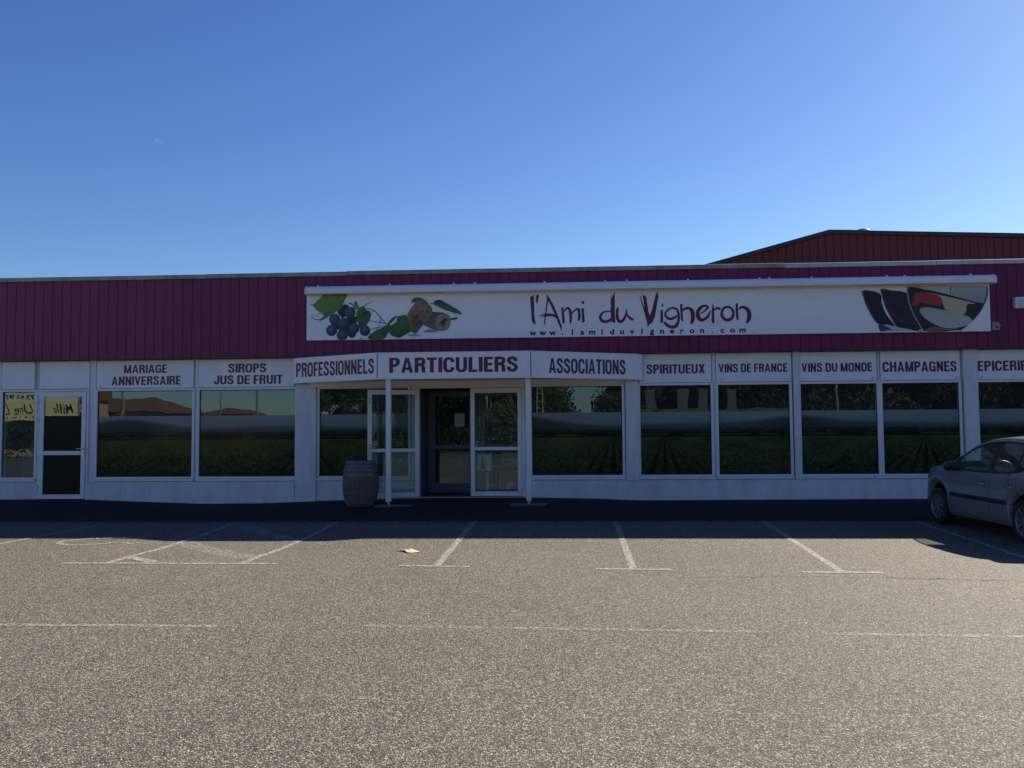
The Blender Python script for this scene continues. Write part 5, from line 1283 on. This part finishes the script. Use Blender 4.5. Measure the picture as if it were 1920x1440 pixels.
tile = mat("clay_roof_tiles", (0.17, 0.07, 0.038), 0.8, noise=(3, 0.25))
cream = mat("cream_house_wall", (0.52, 0.36, 0.20), 0.8, noise=(2, 0.08))
pink = mat("pink_house_wall", (0.42, 0.24, 0.18), 0.8, noise=(2, 0.08))
def house(name, label, x0, x1, yf, depth, eave, ridge, wall, hip):
    t = thing(name, label, "house", ((x0 + x1) / 2, yf, 0))
    MB().box(x0, x1, yf - depth, yf, 0, eave - .05).build("wall", wall, t)
    o = .35
    a = [(x0 - o, yf + o, eave), (x1 + o, yf + o, eave), (x1 + o, yf - depth - o, eave), (x0 - o, yf - depth - o, eave), (x0 + hip * 1.0, yf - depth / 2, ridge), (x1 - hip, yf - depth / 2, ridge)]
    b = MB().add(a, [(0, 1, 5, 4), (1, 2, 5), (2, 3, 4, 5), (3, 0, 4), (0, 3, 2, 1)])
    b.build("roof", tile, t)
    for wx in np.arange(x0 + 1.2, x1 - 1, 2.6):
        w = MB().box(wx, wx + 1.0, yf + .005, yf + .04, .9, 2.2).build("window", M['white'], t)
        MB().box(wx + .08, wx + .92, yf + .041, yf + .05, .98, 2.12).build("pane", M['black'], w)
house("bungalow", "low cream house with hipped clay tile roof mirrored in the left shop windows", -40.0, -29.6, -25.0, 8.0, 3.12, 4.35, cream, 2.2)
house("bungalow", "farther low house with flat tiled roof mirrored beside the thin pole", -30.0, -25.9, -32.0, 6.0, 3.0, 3.6, cream, 1.4)
t = thing("pink_house", "pink rendered house behind the yellow banner mirrored in the left door", "house", (-37.5, -22.5, 0))
MB().box(-42.5, -33.2, -24.6, -22.0, 0, 3.95).build("wall", pink, t)
MB().box(-42.7, -32.95, -24.62, -21.7, 3.955, 5.2).build("roof", tile, t)
for wx in (-34.3, -36.4, -40.5):
    w = MB().box(wx, wx + .8, -21.99, -21.95, 1.9, 3.2).build("window", M['white'], t)
    MB().box(wx + .06, wx + .74, -21.949, -21.94, 1.96, 3.14).build("pane", M['black'], w)
t = thing("banner", "yellow and white banner with black script hung between two posts, mirrored in the left panes", "banner", (-35.4, -20, 0))
MB().box(-38.3, -32.75, -20.03, -20.0, 3.80, 4.75).build("white_band", mat("white_banner_cloth", (0.72, 0.60, 0.48), 0.7, noise=(1, .1)), t)
yb = MB().box(-38.3, -32.75, -20.03, -20.0, 2.5, 3.799).build("yellow_band", mat("yellow_banner_cloth", (0.74, 0.56, 0.24), 0.7, noise=(1, .1)), t)
b = MB()
wd = font_mesh(MB(), "04 75 63 97", .44, lambda x, z: (x, 0, z), offset=.010)
font_mesh(b, "04 75 63 97", .44, lambda x, z: (-35.15 - x * 2.75 / wd, -19.995, 3.97 + z), offset=.010)
b.build("phone_number", M['black_vinyl'], t)
for word, wx in (("Mille", -33.0), ("et", -34.95), ("Une", -35.95), ("Lu", -37.55)):
    b = MB()
    font_mesh(b, word, .98, lambda x, z: (wx - x, -19.995, 2.98 + z), offset=.008, sx=.78, shear=.35)
    b.build("lettering", M['black_vinyl'], t)
b = MB()
lr = random.Random(2)
x = -33.1
while x > -38.0:
    w = lr.uniform(.06, .16); b.box(x - w, x, -19.999, -19.995, 2.68, 2.74 + lr.uniform(0, .05)); x -= w + (.04 if lr.random() < .8 else .25)
b.build("small_print", M['black_vinyl'], t)
for x in (-38.4, -32.65): MB().box(x - .05, x + .05, -20.06, -19.98, 0, 4.8).build("banner_post", M['galv'], t)
pole_m = mat("weathered_pole", (0.24, 0.21, 0.17), 0.8, noise=(4, .25))
for x, y, r, h, lab in ((-25.5, -12, .12, 9, "thick wooden utility pole mirrored in the left shop window"), (-21.3, -16, .05, 7, "thin pale lamp pole mirrored in the second shop window"), (-21.85, -24, .11, 9, "wooden utility pole mirrored beside the thin lamp pole"), (-5.4, -24.6, .08, 7, "pale slender pole mirrored in the closed entrance door"), (15.1, -12, .10, 8, "pale utility pole mirrored in the window under the VINS DU MONDE board")):
    t = thing("utility_pole", lab, "pole", (x, y, 0), "poles across the road")
    MB().tube([(x, y, 0), (x, y, h)], [r, r * .7], 10).build("pole_shaft", pole_m, t, smooth=True)
    if r > .09:
        MB().box(x - .6, x + .6, y - .05, y + .05, h - .5, h - .4).build("crossarm", pole_m, t)
t = thing("lattice_pole", "pale ladder like concrete pole leaning slightly, mirrored left of the ASSOCIATIONS board", "pole", (-1.45, -16, 0))
b = MB().tube([(-1.62, -16, 0), (-1.52, -16, 8)], .05, 6).tube([(-1.18, -16, 0), (-1.32, -16, 8)], .05, 6)
for k in range(18): b.tube([(-1.6 + .005 * k, -16, .4 + k * .42), (-1.2 - .006 * k, -16, .4 + k * .42)], .035, 5)
b.build("pole_frame", pole_m, t)
for k, z in enumerate((5.2, 5.6, 6.0)):
    pts = [(-25.5 + (3.65) * u, -12 - 12 * u, z + 1.5 - 1.0 * math.sin(PI * u)) for u in np.linspace(0, 1, 12)]
    o = MB().tube(pts, .012, 5).build("overhead_wire", M['black'])
    tag(o, "thin overhead wire between two poles mirrored in the left shop windows", "wire", "overhead wires")
wallg = mat("mossy_concrete", (0.07, 0.08, 0.06), 0.9, noise=(1.5, .3))
t = thing("concrete_shed", "low greenish concrete building mirrored under the SPIRITUEUX board", "building", (10.5, -24.5, 0))
MB().box(5.3, 16.2, -27.5, -24.0, 0, 3.0).build("wall", wallg, t)
for x in (5.9, 8.2, 9.6, 11.6): MB().box(x, x + .7, -26, -25.2, 3.0, 4.4).build("chimney", wallg, t)
for x in (6.3, 12.2): MB().box(x, x + .4, -23.99, -23.95, 1.6, 2.95).build("window", M['black'], t)

# person taking the photograph
pm = bpy.data.meshes.new("person")
J = [("pelvis", (0, -.42, .93), .15), ("waist", (0, -.42, 1.08), .135), ("chest", (0, -.42, 1.30), .155), ("neckb", (0, -.40, 1.45), .075), ("neck", (0, -.39, 1.52), .055), ("head", (0, -.37, 1.62), .085), ("crown", (0, -.38, 1.72), .075),
     ("ls", (-.19, -.42, 1.40), .065), ("le", (-.27, -.34, 1.20), .045), ("lw", (-.10, -.20, 1.46), .032), ("lh", (-.085, -.17, 1.52), .036),
     ("rs", (.19, -.42, 1.40), .065), ("re", (.27, -.34, 1.20), .045), ("rw", (.10, -.20, 1.46), .032), ("rh", (.085, -.17, 1.52), .036),
     ("lhip", (-.10, -.42, .86), .10), ("lk", (-.12, -.41, .48), .062), ("la", (-.13, -.44, .09), .042), ("lt", (-.14, -.30, .045), .04),
     ("rhip", (.10, -.42, .86), .10), ("rk", (.12, -.41, .48), .062), ("ra", (.13, -.44, .09), .042), ("rtoe", (.14, -.30, .045), .04)]
ix = {j[0]: i for i, j in enumerate(J)}
E_ = [("pelvis", "waist"), ("waist", "chest"), ("chest", "neckb"), ("neckb", "neck"), ("neck", "head"), ("head", "crown"), ("chest", "ls"), ("ls", "le"), ("le", "lw"), ("lw", "lh"), ("chest", "rs"), ("rs", "re"), ("re", "rw"), ("rw", "rh"),
      ("pelvis", "lhip"), ("lhip", "lk"), ("lk", "la"), ("la", "lt"), ("pelvis", "rhip"), ("rhip", "rk"), ("rk", "ra"), ("ra", "rtoe")]
base_n = len(J)
verts = [j[1] for j in J]; rad = [j[2] for j in J]; edges = [(ix[a], ix[c]) for a, c in E_]
for side, s in (("lh", -1), ("rh", 1)):
    hxp = J[ix[side]][1]
    for k, (dz, L) in enumerate(((.02, .075), (.005, .085), (-.012, .08), (-.028, .062))):
        i = len(verts)
        verts += [(hxp[0] - s * .004, hxp[1] + .02, hxp[2] + dz), (hxp[0] - s * L * .55, hxp[1] + .035, hxp[2] + dz + .004), (hxp[0] - s * L, hxp[1] + .02, hxp[2] + dz)]
        rad += [.010, .009, .008]; edges += [(ix[side], i), (i, i + 1), (i + 1, i + 2)]
    i = len(verts)
    verts += [(hxp[0] - s * .01, hxp[1] - .03, hxp[2] + .01), (hxp[0] - s * .045, hxp[1] - .035, hxp[2] + .03)]
    rad += [.011, .009]; edges += [(ix[side], i), (i, i + 1)]
pm.from_pydata(verts, edges, [])
per = bpy.data.objects.new("person", pm)
scene.collection.objects.link(per)
md = per.modifiers.new("skin", 'SKIN'); md.use_smooth_shade = True
for i, r_ in enumerate(rad): pm.skin_vertices[0].data[i].radius = (r_, r_)
pm.skin_vertices[0].data[0].use_root = True
md2 = per.modifiers.new("subsurf", 'SUBSURF'); md2.levels = 1; md2.render_levels = 2
skin_m = mat("skin", (0.42, 0.25, 0.17), 0.6)
pm.materials.append(skin_m)
tag(per, "person in pale shirt and dark trousers holding up a phone, mirrored in the glass", "person")
def limb(name, path, r, m):
    o = MB().tube(path, r, 14).build(name, m, per, smooth=True)
    return o
b = MB()
def oval(cz, cy, rx, ry, n=20): return [(rx * math.cos(2 * PI * k / n), cy + ry * math.sin(2 * PI * k / n), cz) for k in range(n)]
lv_ = [oval(.84, -.42, .185, .135), oval(1.0, -.42, .175, .13), oval(1.15, -.42, .175, .135), oval(1.32, -.42, .205, .15), oval(1.42, -.42, .20, .12), oval(1.49, -.40, .09, .085)]
vs = [p for l_ in lv_ for p in l_]
b.add(vs, [(i * 20 + k, i * 20 + (k + 1) % 20, (i + 1) * 20 + (k + 1) % 20, (i + 1) * 20 + k) for i in range(5) for k in range(20)])
shirt = mat("pale_shirt", (0.62, 0.58, 0.48), 0.8)
for s in (-1, 1): b.tube([(s * .17, -.42, 1.41), (s * .235, -.38, 1.30), (s * .268, -.345, 1.215)], [.082, .07, .062], 12)
b.build("shirt", shirt, per, smooth=True)
b = MB()
for s in (-1, 1): b.tube([(s * .085, -.42, .93), (s * .105, -.42, .80), (s * .12, -.41, .48), (s * .13, -.44, .07)], [.125, .115, .08, .065], 14)
b.build("trousers", mat("dark_trousers", (0.03, 0.035, 0.05), 0.85), per, smooth=True)
b = MB().lathe([(.02, .115), (.07, .10), (.10, .05), (.108, -.01), (.10, -.06), (.09, -.09)], (0, -.395, 1.665), n=18)
b.build("hair", mat("brown_hair", (0.04, 0.025, 0.015), 0.7), per, smooth=True)
ph = thing("phone", "dark phone held up in both hands by the mirrored person", "phone", (0, -.12, 1.5))
MB().box(-.072, .072, -.135, -.126, 1.515, 1.59).build("phone_body", M['black'], ph, bevel=.003)
